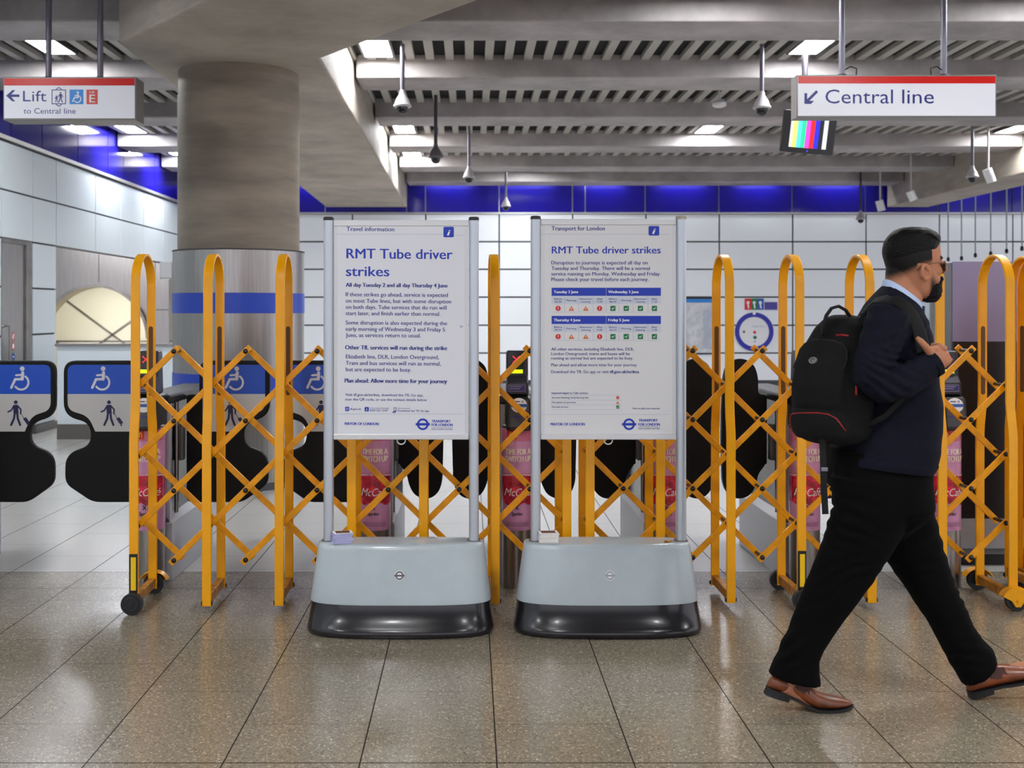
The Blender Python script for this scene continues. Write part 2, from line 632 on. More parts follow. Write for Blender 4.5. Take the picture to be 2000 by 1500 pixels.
# left wall: panels to the opening, panels above the opening, door hole
lj = [12.05 - 1.11 * k for k in range(14, 0, -1)] + [12.05, 12.92] + [14.01, 15.08, 16.19, 17.3, 18.4, 19.5, 20.6]
DOOR0, DOOR1, DOORZ = 12.05, 12.92, 2.26


def skip_left(u, z):
    return (DOOR0 < u < DOOR1 and z < DOORZ) or (u > 13.65 and z < 2.26)


def left_back(q):
    q.box(XL - 0.2, XL - 0.02, -3.5, DOOR0, 0, 3.36, 1)
    q.box(XL - 0.2, XL - 0.02, DOOR0, DOOR1, DOORZ, 3.36, 1)
    q.box(XL - 0.2, XL - 0.02, DOOR1, 13.65, 0, 3.36, 1)
    q.box(XL - 0.2, XL - 0.02, 13.65, YB, 2.27, 3.36, 1)


lj2 = sorted(set(lj + [13.65]))
lj2.remove(14.01)
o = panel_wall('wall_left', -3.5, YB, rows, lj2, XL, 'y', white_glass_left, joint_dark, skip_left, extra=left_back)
o['label'] = 'pale glass panel wall running along the left side of the hall'
mb = MB()
zb = [-3.5] + [13.0 - 1.6 * k for k in range(9, 0, -1)] + [12.3, 13.2, 14.4, 15.6, 16.3, 17.9, 18.6, YB]
for a, b in zip(zb[:-1], zb[1:]):
    mb.box(XL - 0.02, XL + 0.005, a + 0.01, b - 0.01, 3.39, 4.5, 0)
mb.box(XL - 0.1, XL - 0.02, -3.5, YB, 3.36, 4.6, 1)
mb.box(XL - 0.02, XL + 0.03, -3.5, YB, 3.345, 3.39, 1)
struct(mb.build('trim_2', [blue_glass, joint_light]), 'blue glass band above the pale panels of the left wall')

# door in the left wall
mb = MB()
mb.box(XL - 0.06, XL - 0.02, DOOR0 + 0.03, DOOR1 - 0.18, 0.01, DOORZ - 0.05, 0)
mb.box(XL - 0.08, XL + 0.0, DOOR1 - 0.18, DOOR1 - 0.01, 0.0, DOORZ, 1)
mb.box(XL - 0.08, XL + 0.0, DOOR0 + 0.005, DOOR0 + 0.03, 0.0, DOORZ, 1)
mb.box(XL - 0.08, XL + 0.0, DOOR0 + 0.03, DOOR1 - 0.18, DOORZ - 0.05, DOORZ, 1)
door = struct(mb.build('door_1', [steel, steel_dull]), 'tall stainless steel door in the left wall', 'door')
mb = MB()
mb.tube([(XL - 0.02, 12.15, 0.85), (XL + 0.06, 12.15, 0.85), (XL + 0.06, 12.15, 1.28), (XL - 0.02, 12.15, 1.28)], 0.015, 8)
mb.build('door_handle', steel, door, smooth=True)


def on_left(u, v, lift):
    return Vector((XL - 0.019 + lift, u, v))


dr = Draw(lambda u, v, l: Vector((XL - 0.0195 + l * 2, u, -v)), [])
dr.disc(12.42, -1.16, 0.045, red_i)
dr.disc(12.42, -1.16, 0.032, white_i, 2)
dr.stroke([(12.40, -1.18), (12.44, -1.14)], 0.01, red_i, 3)
dr.disc(12.42, -1.05, 0.045, red_i)
dr.disc(12.42, -1.05, 0.032, white_i, 2)
dr.disc(12.42, -0.93, 0.045, disc_blue)
dr.stroke([(12.40, -0.93), (12.44, -0.93)], 0.012, white_i, 2)
dr.build('safety_sticker', door)

# recess behind the opening: steel end wall with an arch, lit escalator vault behind it
ax, az, ar, ay = -6.65, 0.96, 0.937, 19.5
mb = MB()
arch = [(ax + ar * math.cos(a), az + ar * math.sin(a)) for a in [math.pi * k / 24 for k in range(25)]]
for (p, q) in zip(arch[:-1], arch[1:]):
    mb.prism([p, (p[0], 3.2), (q[0], 3.2), q], ay, ay + 0.06, 'y', 0)
mb.box(-9.3, ax - ar, ay, ay + 0.06, 0, 3.2, 0)
mb.box(ax + ar, XL - 0.2, ay, ay + 0.06, 0, 3.2, 0)
for x in (-8.2, -6.6, -5.6):
    mb.box(x, x + 0.012, ay - 0.004, ay, 1.95, 3.2, 1)
mb.box(-9.3, ax - ar, ay - 0.004, ay, 1.46, 1.475, 1)
mb.box(ax + ar, XL - 0.2, ay - 0.004, ay, 1.46, 1.475, 1)
struct(mb.build('wall_recess', [steel, joint_dark]), 'brushed steel wall with an arched opening in the left recess')
mb = MB()
mb.bar([(p[0], ay - 0.02, p[1]) for p in arch], 0.12, 0.05, (0, 1, 0))
struct(mb.build('trim_3', steel_dull), 'dark metal rim of the arched opening')
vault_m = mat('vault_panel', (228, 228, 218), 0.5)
vault_d = mat('vault_lining_shaded', (176, 166, 140), 0.6)  # shadow on the near part of the vault put into this darker colour
vault_l = mat('vault_fill_strip', (255, 250, 225), 0.5, emit=(255, 252, 240), es=40.0)
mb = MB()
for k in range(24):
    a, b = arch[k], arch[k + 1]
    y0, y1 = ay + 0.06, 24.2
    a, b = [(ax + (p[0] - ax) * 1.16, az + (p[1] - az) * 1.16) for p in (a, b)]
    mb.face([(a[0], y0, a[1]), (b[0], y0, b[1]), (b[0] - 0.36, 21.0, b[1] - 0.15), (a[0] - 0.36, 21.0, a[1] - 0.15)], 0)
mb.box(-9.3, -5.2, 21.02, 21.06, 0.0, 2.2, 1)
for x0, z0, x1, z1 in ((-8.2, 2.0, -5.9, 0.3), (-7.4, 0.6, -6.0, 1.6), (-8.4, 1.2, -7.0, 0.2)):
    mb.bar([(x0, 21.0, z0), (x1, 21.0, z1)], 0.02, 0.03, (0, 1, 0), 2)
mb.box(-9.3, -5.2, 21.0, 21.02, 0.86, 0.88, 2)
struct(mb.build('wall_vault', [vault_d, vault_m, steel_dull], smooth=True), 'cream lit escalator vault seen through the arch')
mb = MB()
mb.box(-7.1, -6.2, 19.58, 19.68, 1.93, 1.97)  # strip added out of sight behind the arch rim to brighten the vault
tag(mb.build('vault_fill_strip', vault_l), 'added lamp strip hidden behind the arch rim, lighting the cream escalator vault', 'lamp')
mb = MB()
mb.box(-9.4, -9.3, 13.6, 24, 0, 3.4)
struct(mb.build('wall_recess_side', white_glass_left), 'side wall of the recess on the left')
mb = MB()
mb.box(-9.3, XL - 0.2, 13.5, 19.5, 3.2, 3.4)
struct(mb.build('ceiling_recess', steel_dull), 'dark metal soffit of the left recess')
# unseen strips added to brighten the recess
for y, wh in ((15.2, 'nearer'), (17.6, 'farther')):
    mb = MB()
    mb.box(-7.6, -6.2, y, y + 0.2, 3.155, 3.195)
    tag(mb.build('recess_fill_strip', mat('recess_fill_strip', (255, 255, 250), 0.5, emit=(250, 250, 255), es=30)), '%s added lamp strip, out of sight, brightening the left recess' % wh, 'lamp')

# low frosted glass balustrade in front of the opening
t = thing('glass_balustrade', (-4.0, 12.4, 0), 'low frosted glass balustrade with dark plinth, left of the round column', 'balustrade')
mb = MB()
mb.box(-4.66, -3.3, 12.40, 12.44, 0.17, 1.05)
mb.box(-4.66, -4.62, 12.44, 13.6, 0.17, 1.05)
mb.build('glass_panel', white_glass_left, t)
mb = MB()
mb.box(-4.66, -3.3, 12.38, 12.46, 0.0, 0.17)
mb.box(-4.68, -4.60, 12.46, 13.6, 0.0, 0.17)
mb.build('plinth', skirting, t)
mb = MB()
mb.box(-4.68, -3.3, 12.37, 12.47, 1.05, 1.08)
mb.build('cap_rail', steel, t)
mb = MB()
mb.box(XL - 0.02, XL + 0.04, -3.5, DOOR0 - 0.01, 0, 0.09)
mb.box(XL - 0.02, XL + 0.04, DOOR1 + 0.01, 13.64, 0, 0.09)
struct(mb.build('baseboard_left', skirting))

# ------------------------------------------------------------------ ceiling
ZB, ZS, ZL = H + 2.39, H + 2.573, H + 2.0      # undersides: cross beams, slats, long beams
mb = MB()
mb.box(-9.4, 13.4, -8, 24.6, ZS + 0.052, 4.8)  # darkness of the void painted as a black slab just over the slats
struct(mb.build('ceiling', void_m), 'black slab close above the slats standing in for the dark ceiling void')
mb = MB()
x = -5.05
while x < 13.0:
    mb.box(x, x + 0.085, -3.5, YB, ZS, ZS + 0.05)
    x += 0.2
o = struct(mb.build('ceiling_slats', slat_m), 'pale ceiling slats running into the distance between the concrete beams')
beams = [-2.1, 0.15, 2.4, 4.62, 6.85, 9.07, 11.26, 13.56, 15.96, 18.23, 20.33]
for y in beams:
    mb = MB()
    mb.box(-5.13, -2.76 if y > 8 else 7.98, y, y + 0.656, ZB, 4.6)
    if y > 8:
        mb.box(-1.17, 8.04, y, y + 0.656, ZB, 4.6)
    struct(mb.build('ceiling_beam', concrete_beam, bevel=0.015), 'concrete cross beam under the slatted ceiling')
# long beams
mb = MB()
mb.prism([(-2.78, 21.2), (-2.62, 8.2), (-1.65, 7.02), (0.5, 4.28), (2.4, 1.9), (3.9, 3.1), (1.62, 5.1), (0.07, 7.06), (-1.19, 8.72), (-1.22, 21.2)], ZL, 4.6, 'z')
struct(mb.build('ceiling_beam', concrete, bevel=0.02), 'broad smooth concrete beam resting on the round column')
mb = MB()
mb.box(8.05, 8.85, 1.0, 21.2, ZL, 4.6)
struct(mb.build('ceiling_beam', concrete, bevel=0.02), 'long concrete beam along the right side of the hall')

# column with steel collar
mb = MB()
cx, cy = -1.956, 9.3
mb.lathe((cx, cy, 0), [(0.5, 0.0), (0.5, ZL)], 72)
colm = struct(mb.build('concrete_column', concrete_col, smooth=True), 'round concrete column with a steel collar', 'column')
mb = MB()
mb.lathe((cx, cy, 0), [(0.503, 0.02), (0.545, 0.02), (0.545, 1.94), (0.54, 1.945), (0.503, 1.945)], 72)
mb.build('steel_collar', steel, colm, smooth=True)
mb = MB()
mb.lathe((cx, cy, 0), [(0.501, 1.946), (0.549, 1.946), (0.549, 1.952), (0.501, 1.956)], 72)  # dark ring added so the collar's top edge shows no ceiling light glare
mb.build('collar_glare_ring', mat('collar_glare_ring', (88, 84, 80), 0.7), colm, smooth=True)
blue_band = mat('collar_band_blue', (24, 62, 172), 0.35)
mb = MB()
mb.lathe((cx, cy, 0), [(0.546, 1.43), (0.549, 1.43), (0.549, 1.595), (0.546, 1.595)], 72)
mb.build('blue_band', blue_band, colm, smooth=True)
mb = MB()
mb.lathe((cx, cy, 0), [(0.546, 0.80), (0.549, 0.80), (0.549, 0.94), (0.546, 0.94)], 72)
mb.build('blue_band', blue_band, colm, smooth=True)
mb = MB()
mb.lathe((cx, cy, 0), [(0.546, 0.0), (0.556, 0.0), (0.556, 0.06), (0.546, 0.06)], 72)
mb.build('base_ring', joint_dark, colm, smooth=True)
mb = MB()
mb.lathe((cx, cy, 0), [(0.501, 1.945), (0.506, 1.945), (0.506, 3.25), (0.501, 3.25)], 72)
mb.build('cast_joint', concrete_col, colm, smooth=True)
mb = MB()
mb.box(cx - 0.66, cx - 0.55, cy - 0.06, cy + 0.05, 1.72, 1.86)
mb.build('junction_box', alu_side, colm, bevel=0.01)

# ------------------------------------------------------------------ ceiling lights
panel_m = mat('light_diffuser', (255, 255, 250), 0.4, emit=(250, 252, 255), es=PANEL_POWER)
frame_m = mat('light_frame', (60, 60, 60), 0.5)
first = None


def ceiling_light(x, y, label):
    global first
    if first is None:
        t = thing('ceiling_light', (0, 0, 0), label, 'ceiling light', 'square ceiling lights between the beams')
        q = MB()
        for a in (-1, 1):
            q.box(a * 0.15 - 0.012, a * 0.15 + 0.012, -0.36, 0.36, ZS - 0.012, ZS + 0.04)
            q.box(-0.15, 0.15, a * 0.36 - 0.012, a * 0.36 + 0.012, ZS - 0.012, ZS + 0.04)
        q.box(-0.15, 0.15, -0.36, 0.36, ZS + 0.02, ZS + 0.04)
        q.build('frame', frame_m, t)
        q = MB()
        q.box(-0.138, 0.138, -0.348, 0.348, ZS - 0.005, ZS + 0.0)
        q.build('diffuser', panel_m, t)
        first = t
    else:
        t = copy_tree(first)
        t['label'] = label
    t.location = (x, y, 0)
    return t


where = {(-4.08, 10.62): 'lit square ceiling light above the hanging Lift sign', (-0.92, 10.75): 'lit square ceiling light just right of the column head',
         (3.32, 10.62): 'lit square ceiling light above the left end of the Central line sign', (-0.93, 15.5): 'small lit ceiling light in the third slat row beside the long beam',
         (3.38, 15.5): 'small lit ceiling light in the third slat row, left of the hanging screen', (7.71, 15.5): 'lit ceiling light at the far right in the third slat row',
         (-4.8, 15.5): 'lit ceiling light just below the Lift sign, beside the blue band', (-4.75, 17.75): 'distant lit ceiling light left of the column beside the blue band',
         (-0.95, 17.85): 'thin lit ceiling light farthest along beside the long beam'}
for (x, y), lb in where.items():
    ceiling_light(x, y, lb)
for x in (-2.6, 1.0):  # pair added behind a beam to brighten the far wall
    ceiling_light(x, 19.55, 'added unseen ceiling light in the last bay, brightening the far wall')
for x in (1.9, 4.6, 7.2):  # row added above the view to light the first visible beam's front
    ceiling_light(x, 8.25, 'added ceiling light out of view over the yellow barriers, lighting a beam face')
for y in (6.0, 1.5, -1.2):
    for x in (-4.1, -0.2 if y > 4 else -0.9, 3.3, 7.0):
        if y == 6.0 and x == -0.2:
            continue
        ceiling_light(x, y, 'square ceiling light over the front of the hall')
# row of small lamps washing the far wall
wash_m = mat('wash_lamp_glow', (255, 255, 255), 0.4, emit=(244, 249, 255), es=WASH_POWER)
f2 = None
for i, x in enumerate((-4.4, -2.9, -0.4, 1.1, 2.6, 4.1, 5.6, 7.1, 9.6, 11.2)):
    if f2 is None:
        f2 = thing('wash_lamp', (0, 0, 0), 'small wall-washing lamp above the blue band of the far wall', 'ceiling light', 'lamps washing the far wall')
        q = MB()
        q.box(-0.45, 0.45, -0.05, 0.05, 4.34, 4.42)
        q.build('lamp_body', frame_m, f2)
        q = MB()
        q.box(-0.43, 0.43, -0.045, 0.045, 4.335, 4.34)
        q.build('diffuser', wash_m, f2)
        t = f2
    else:
        t = copy_tree(f2)
    t.location = (x, 21.13, -0.3)

# ------------------------------------------------------------------ hanging signs
def hang_sign(x0, x1, y0, y1, d, dep, rods, label, lines):
    a, b = P(x0, y0, d), P(x1, y1, d)
    t = thing('hanging_sign', ((a.x + b.x) / 2, d, a.z), label, 'sign')
    q = MB()
    q.box(a.x - 0.01, b.x + 0.01, d + 0.006, d + dep, b.z - 0.012, a.z + 0.012)
    q.build('sign_case', sign_grey, t, bevel=0.004)
    q = MB()
    q.box(a.x, b.x, d, d + 0.006, b.z, a.z)
    face = q.build('sign_face', sign_white, t)
    dr = Draw(lambda u, v, l: P(u, v, d) + Vector((0, -l * 1.5, 0)), [])
    dr.rect(x0, y0, x1, y0 + 14, sign_red)
    lines(dr)
    dr.build('lettering', face)
    for rx in rods:
        px = (rx - VX) * d / F
        q = MB()
        q.cyl((px, d + dep / 2, a.z + 0.03), (px, d + dep / 2, ZS + 0.05), 0.022, n=14)
        r = q.build('hanger_rod', pole_m, t, smooth=True)
        q = MB()
        q.cyl((px, d + dep / 2, a.z + 0.012), (px, d + dep / 2, a.z + 0.03), 0.045, 0.03, n=14)
        q.build('mounting_cup', pole_dark, r, smooth=True)
    return t, a


def lift_lines(dr):
    dr.stroke([(18, 187), (38, 187)], 5, sign_blue, cap=False)
    dr.poly([(12, 187), (24, 176), (30, 176), (20, 187)], sign_blue)
    dr.poly([(12, 187), (20, 187), (30, 198), (24, 198)], sign_blue)
    dr.text('Lift', 45, 91, 198, 20.5, sign_blue)
    dr.text('to Central line', 46, 148, 222, 10.5, sign_blue)
    for a, b, c, e in ((101, 175, 129, 176.6), (101, 202, 129, 203.6), (101, 175, 102.6, 203.6), (127.4, 175, 129, 203.6)):
        dr.rect(a, b, c, e, sign_blue)
    dr.stroke([(110, 174), (115, 171), (120, 174)], 1.6, sign_blue)
    dr.stroke([(110, 204.6), (115, 207.5), (120, 204.6)], 1.6, sign_blue)
    walker(dr, 118, 190, 21, sign_blue, luggage=False)
    walker(dr, 110, 193, 14, sign_blue, luggage=False)
    dr.rect(136, 175, 163, 203.5, lift_blue)
    wheelchair(dr, 150, 190, 22, white_i, 2)
    dr.rect(169, 175, 191, 203.5, lift_red)
    dr.text('Lift', 175, 185, 182, 4.4, white_i, 2)
    dr.text('E', 175, 185.5, 200, 15, white_i, 2, bold=0.03)


hang_sign(8, 263, 153, 231, 8.1, 0.20, (85, 187), 'hanging white Lift to Central line sign with red top strip', lift_lines)


def central_lines(dr):
    dr.stroke([(1596, 178), (1577, 197)], 5.5, sign_blue, cap=False)
    dr.poly([(1571, 182), (1576.5, 182), (1576.5, 197), (1590, 197), (1584, 203), (1571, 203)], sign_blue)
    dr.text('Central', 1612, 1744, 202, 27, sign_blue)
    dr.text('line', 1762, 1824, 202, 27, sign_blue)


tS, aS = hang_sign(1559, 1944, 149, 226, 8.1, 0.15, (1651, 1852), 'hanging white Central line sign with arrow and red top strip', central_lines)
for rx, sgn in ((1651, 1), (1852, -1)):
    px = (rx - VX) * 8.1 / F
    pts = [Vector((px + sgn * 0.015, 8.17, aS.z + 0.06)), Vector((px + sgn * 0.06, 8.16, aS.z + 0.085)), Vector((px + sgn * 0.105, 8.16, aS.z + 0.07)), Vector((px + sgn * 0.10, 8.16, aS.z + 0.012))]
    mb = MB()
    mb.tube(pts, 0.005, 6)
    mb.build('cable', bolt_m, tS, smooth=True)

# ------------------------------------------------------------------ CCTV domes, spotlights, screen
cam0 = None


def cctv(x, yt, yd, d, label, m_pole=pole_m, m_body=cctv_m, drop=None):
    """dome camera; x pixel, yd pixel of the rim"""
    c = P(x, yd, d)
    t = thing('dome_camera', (c.x, c.y, c.z), label, 'security camera', 'dome cameras on ceiling poles')
    q = MB()
    q.cyl(c + Vector((0, 0, 0.11)), (c.x, c.y, ZS + 0.03), 0.021, n=12)
    q.build('pole', m_pole, t, smooth=True)
    q = MB()
    q.lathe(c, [(0.022, 0.16), (0.03, 0.13), (0.034, 0.115), (0.062, 0.07), (0.078, 0.02), (0.086, 0.012), (0.088, 0.0), (0.08, -0.008)], 24)
    b = q.build('camera_housing', m_body, t, smooth=True)
    q = MB()
    q.lathe(c, [(0.056, -0.008), (0.054, -0.03), (0.046, -0.055), (0.03, -0.07), (0.008, -0.076)], 24)
    q.build('dome', dome_m, b, smooth=True)
    return t


cctv(786, 77, 208, 10.6, 'dome camera on a pole nearest the column, in the first slat bay')
cctv(851, 177, 307, 13.1, 'dark dome camera on a dark pole, second from the column', pole_dark, mat('camera_housing_dark', (92, 88, 92), 0.4))
cctv(916, 248, 347, 15.3, 'pale dome camera on a pole, third from the column')
cctv(988, 335, 403, 19.2, 'small pale dome camera hanging in front of the blue band between the two posters')
cctv(1488, 82, 211, 10.6, 'dome camera on a pole just left of the Central line sign')
cctv(1899, 250, 346, 15.3, 'dome camera below the right end of the Central line sign')
cctv(1681, 362, 428, 20.2, 'small dome camera on the far wall above the walking person', pole_dark)


def spot(x, yt, y0, y1, d, label, tilt):
    c = P(x, y0, d)
    t = thing('spotlight', (c.x, c.y, c.z), label, 'spotlight', 'cylinder spotlights on ceiling poles')
    q = MB()
    q.cyl(c, (c.x, c.y, ZS + 0.03), 0.016, n=10)
    q.build('pole', cctv_m, t, smooth=True)
    L = (y1 - y0) * d / F
    q = MB()
    q.cyl(c + Vector((-0.02, 0, 0.02)), c + Vector((tilt, 0, -L)), 0.065, 0.065, 18)
    q.build('lamp_can', alu_side, t, smooth=True)


spot(1930, 262, 333, 356, 15.5, 'white cylinder spotlight at the right, beside the last dome camera', 0.05)
spot(1719, 337, 394, 412, 19.0, 'white cylinder spotlight above the head of the walking person', 0.03)
spot(1779, 337, 376, 391, 17.8, 'small spotlight hanging against the right long beam', 0.05)

mb = MB()
c = P(1405, 207, 12.9)
mb.lathe(c, [(0.01, 0.07), (0.06, 0.065), (0.085, 0.03), (0.08, 0.0), (0.05, -0.015), (0.01, -0.018)], 20)
mb.cyl(c + Vector((0, 0, 0.06)), (c.x, c.y, ZS + 0.02), 0.012, n=8)
tag(mb.build('smoke_detector', alu_side, smooth=True), 'small round white smoke detector under the slats', 'smoke detector')

# screen with colour bars, tilted down on its pole
d = 10.6
c = P(1579, 259, d)
t = thing('hanging_screen', (c.x, c.y, c.z), 'black hanging monitor showing vertical colour bars behind the Central line sign', 'screen')
R = Matrix.Rotation(math.radians(4.5), 4, 'Y') @ Matrix.Rotation(math.radians(8), 4, 'X')
sw, sh = 0.505, 0.40


def scr(u, v, l=0.0):
    return c + R @ Vector((u, -0.03 - l, -v))


q = MB()
vs = []
for yy in (-0.03, 0.04):
    vs.append([c + R @ Vector((sx * sw / 2, yy, sz * sh / 2)) for sx, sz in ((-1, -1), (1, -1), (1, 1), (-1, 1))])
q.rings(vs)
q.build('screen_case', black_pl, t, bevel=0.006)
dr = Draw(scr, [])
bars = [((196, 194, 190), 0.6), ((214, 205, 110), 0.95), ((84, 206, 226), 0.9), ((30, 204, 140), 0.9), ((255, 66, 210), 0.95), ((224, 32, 28), 0.95), ((38, 36, 232), 0.95), ((20, 22, 24), 0.9), ((206, 212, 226), 0.9)]
tot = sum(b_[1] for b_ in bars)
u = -0.185
for i, (cc, wd) in enumerate(bars):
    wdt = 0.36 * wd / tot
    mm = mat('screen_bar_%d' % i, cc, 0.3, emit=cc, es=0.36)
    dr.rect(u, -0.155, u + wdt, 0.15, mm)
    u += wdt
dr.disc(0.0, 0.178, 0.006, mat('screen_led', (20, 20, 200), 0.3, emit=(40, 40, 255), es=2))
dr.build('display', t)
q = MB()
pp = P(1572, 217, d + 0.12)
q.cyl((pp.x, d + 0.12, c.z + 0.0), (pp.x, d + 0.12, ZS + 0.03), 0.03, n=12)
q.build('pole', pole_dark, t, smooth=True)
q = MB()
q.box(pp.x - 0.06, pp.x + 0.06, d + 0.035, d + 0.13, c.z - 0.06, c.z + 0.06)
q.build('bracket', pole_dark, t)

# ------------------------------------------------------------------ things on the far wall
d = YB - 0.02
c = P(1473, 648, d)
k = d / F
t = thing('help_point', (c.x, c.y, c.z), 'round help point with blue ring on the far white wall', 'help point')
q = MB()
q.cyl((c.x, d + 0.014, c.z), (c.x, d - 0.03, c.z), 38 * k, n=48)
q.build('backplate', mat('help_white', (232, 232, 236), 0.35), t, smooth=True)
dr = Draw(lambda u, v, l: P(u, v, d - 0.032) + Vector((0, -l * 3, 0)), [])
dr.ring(1473, 648, 29, 38, mat('help_ring', (18, 24, 160), 0.3))
dr.text('Help Point', 1469, 1496, 639, 3.2, mat('help_text', (150, 160, 200), 0.5))
dr.disc(1474.5, 659, 3.4, green_i)
dr.disc(1474, 649, 3.0, red_i)
dr.disc(1474, 667, 1.7, mat('help_text', (150, 160, 200), 0.5))
dr.disc(1453, 648, 2.4, mat('help_brown', (110, 70, 60), 0.5))
dr.disc(1473, 612, 3, white_i, 2)
dr.build('dial_lettering', t)
t = thing('safety_sign_strip', P(1475, 595, d), 'row of red green and blue safety signs above the round help point', 'sign')
q = MB()
for a, b, m_ in ((1455, 1467.5, 0), (1467.5, 1479, 1), (1479, 1491.5, 2)):
    p0, p1 = P(a, 583, d), P(b, 605, d)
    q.box(p0.x, p1.x, d - 0.012, d + 0.015, p1.z, p0.z, m_)
face = q.build('sign_plates', [red_i, green_i, disc_blue], t)
dr = Draw(lambda u, v, l: P(u, v, d - 0.012) + Vector((0, -l * 3, 0)), [])
for u in (1461, 1473, 1485):
    dr.disc(u, 591, 3, white_i)
    dr.stroke([(u, 594), (u + 1, 601)], 3, white_i)
dr.build('pictogram', face)
q = MB()
p0, p1 = P(1494, 590, d), P(1518, 605, d)
q.box(p0.x, p1.x, d - 0.01, d + 0.015, p1.z, p0.z)
tag(q.build('information_plate', mat('plate_purple', (70, 62, 150), 0.4)), 'small purple plate right of the safety signs', 'sign')
t = thing('map_poster', P(1362, 636, d), 'framed tube map poster with blue heading on the far wall', 'poster')
q = MB()
p0, p1 = P(1325, 580, d), P(1393, 692, d)
q.box(p0.x, p1.x, d - 0.02, d + 0.01, p1.z, p0.z)
q.build('frame', black_pl, t)
q = MB()
p0, p1 = P(1326, 584, d), P(1392, 689, d)
q.box(p0.x, p1.x, d - 0.024, d - 0.02, p1.z, p0.z)
sheet = q.build('sheet', mat('map_sheet', (206, 208, 214), 0.2, var=0.12, vscale=6), t)
dr = Draw(lambda u, v, l: P(u, v, d - 0.024) + Vector((0, -l * 3, 0)), [])
dr.rect(1326, 584, 1392, 591, mat('map_heading', (20, 130, 216), 0.3))
for i in range(16):
    a = random.uniform(1330, 1372), random.uniform(600, 680)
    dr.stroke([a, (a[0] + random.uniform(-14, 14), a[1] + random.uniform(-12, 12))], 0.7, random.choice([ink_grey, mat('map_line', (150, 156, 170), 0.4)]))
for i in range(5):
    dr.rect(1374 + i * 3.4, 605, 1376 + i * 3.4, 682, ink_grey)
dr.build('map_print', sheet)

# suspension cables of the glass screen at the right
cc0 = None
for i, (x, yb, dd) in enumerate(((1852, 508, 20.2), (1878, 506, 19.9), (1905, 500, 19.6), (1935, 497, 19.3), (1966, 492, 19.0), (1996, 487, 18.8))):
    c = P(x, yb, dd)
    q = MB()
    q.cyl((c.x, c.y, c.z), (c.x, c.y, ZS + 0.03), 0.013, n=8)
    q.lathe(c, [(0.006, -0.03), (0.026, -0.02), (0.03, 0.02), (0.02, 0.05), (0.006, 0.06)], 12, 1)
    tag(q.build('suspension_cable', [mat('cable_grey', (150, 164, 168), 0.4, 0.3), bolt_m], smooth=True),
        'thin vertical cable with dark end fitting, %s' % ['first from the head of the person', 'second from the head', 'third from the head', 'fourth from the head', 'fifth from the head', 'at the very edge'][i], 'cable', 'suspension cables at the upper right')

# dark kiosk behind the barrier at the right
t = thing('gate_kiosk', (3.3, 6.4, 0), 'tall kiosk with lilac upper panel and black lower panel behind the yellow barrier', 'kiosk')
q = MB()
q.box(2.747, 4.3, 6.26, 6.55, 0.06, 1.725)
q.build('kiosk_body', mat('kiosk_grey', (112, 112, 118), 0.5), t, bevel=0.004)
q = MB()
q.box(2.75, 4.3, 6.245, 6.26, 1.275, 1.73)
q.build('upper_panel', mat('kiosk_lilac', (140, 136, 178), 0.45), t)
q = MB()
q.box(2.75, 4.3, 6.245, 6.26, 0.27, 1.272)
q.build('lower_panel', mat('kiosk_black', (22, 22, 32), 0.3), t)
q = MB()
q.box(2.75, 4.3, 6.235, 6.26, 0.1, 0.268)
q.build('plinth', gate_grey, t)
q = MB()
q.box(2.78, 4.3, 6.27, 6.5, 0.0, 0.06)
q.build('base', black_pl, t)
q = MB()
q.box(3.16, 3.21, 6.23, 6.245, 0.95, 1.12)
q.build('lock_plate', gate_grey, t)
t = thing('glass_screen', (2.9, 6.98, 0), 'narrow pale glass screen with two edge posts beside the grey kiosk', 'screen')
for a, b in ((2.86, 2.885), (2.92, 2.945)):
    q = MB()
    q.box(a, b, 6.95, 7.0, 0.0, 1.62)
    q.build('edge_post', mat('pale_edge', (196, 208, 220), 0.3), t)
q = MB()
q.box(2.885, 2.92, 6.965, 6.985, 0.05, 1.6)
q.build('glass_panel', mat('screen_glass', (206, 220, 224), 0.12), t)
# ------------------------------------------------------------------ yellow expanding barriers
BD = 0.345                     # depth of a hoop at the floor


def hoop_path(n=24):
    pts = [(0, 0.03), (0, 0.82), (0.006, 0.87), (0.022, 0.95), (0.028, 1.0), (0.028, 1.575)]
    r = (BD - 0.056) / 2
    for k in range(1, n):
        a = math.pi - math.pi * k / n
        pts.append((BD / 2 + r * math.cos(a), 1.575 + r * 1.04 * math.sin(a)))
    pts += [(BD - 0.028, 1.575), (BD - 0.028, 1.0), (BD - 0.022, 0.95), (BD - 0.006, 0.87), (BD, 0.82), (BD, 0.03)]
    return pts


HOOP_ME = {}


def shared(key, make):
    """first call builds the object, later calls copy it with the same mesh"""
    if key not in HOOP_ME:
        HOOP_ME[key] = make()
        return HOOP_ME[key]
    return None


def inst(key, make, parent, loc, rot=None):
    o = shared(key, make)
    if o is None:
        o = HOOP_ME[key].copy()
        COL.objects.link(o)
    o.parent = parent
    o.location = loc
    if rot:
        o.rotation_euler = rot
    return o


def mk_hoop():
    q = MB()
    q.bar([(0, y, z) for y, z in hoop_path()], 0.044, 0.014, (1, 0, 0))
    return q.build('hoop', yellow, bevel=0.003, smooth=True, angle=30)


def mk_rail():
    q = MB()
    q.box(-0.017, 0.017, 0.008, BD - 0.008, 0.04, 0.085)
    return q.build('bottom_rail', rail_brown, bevel=0.003)


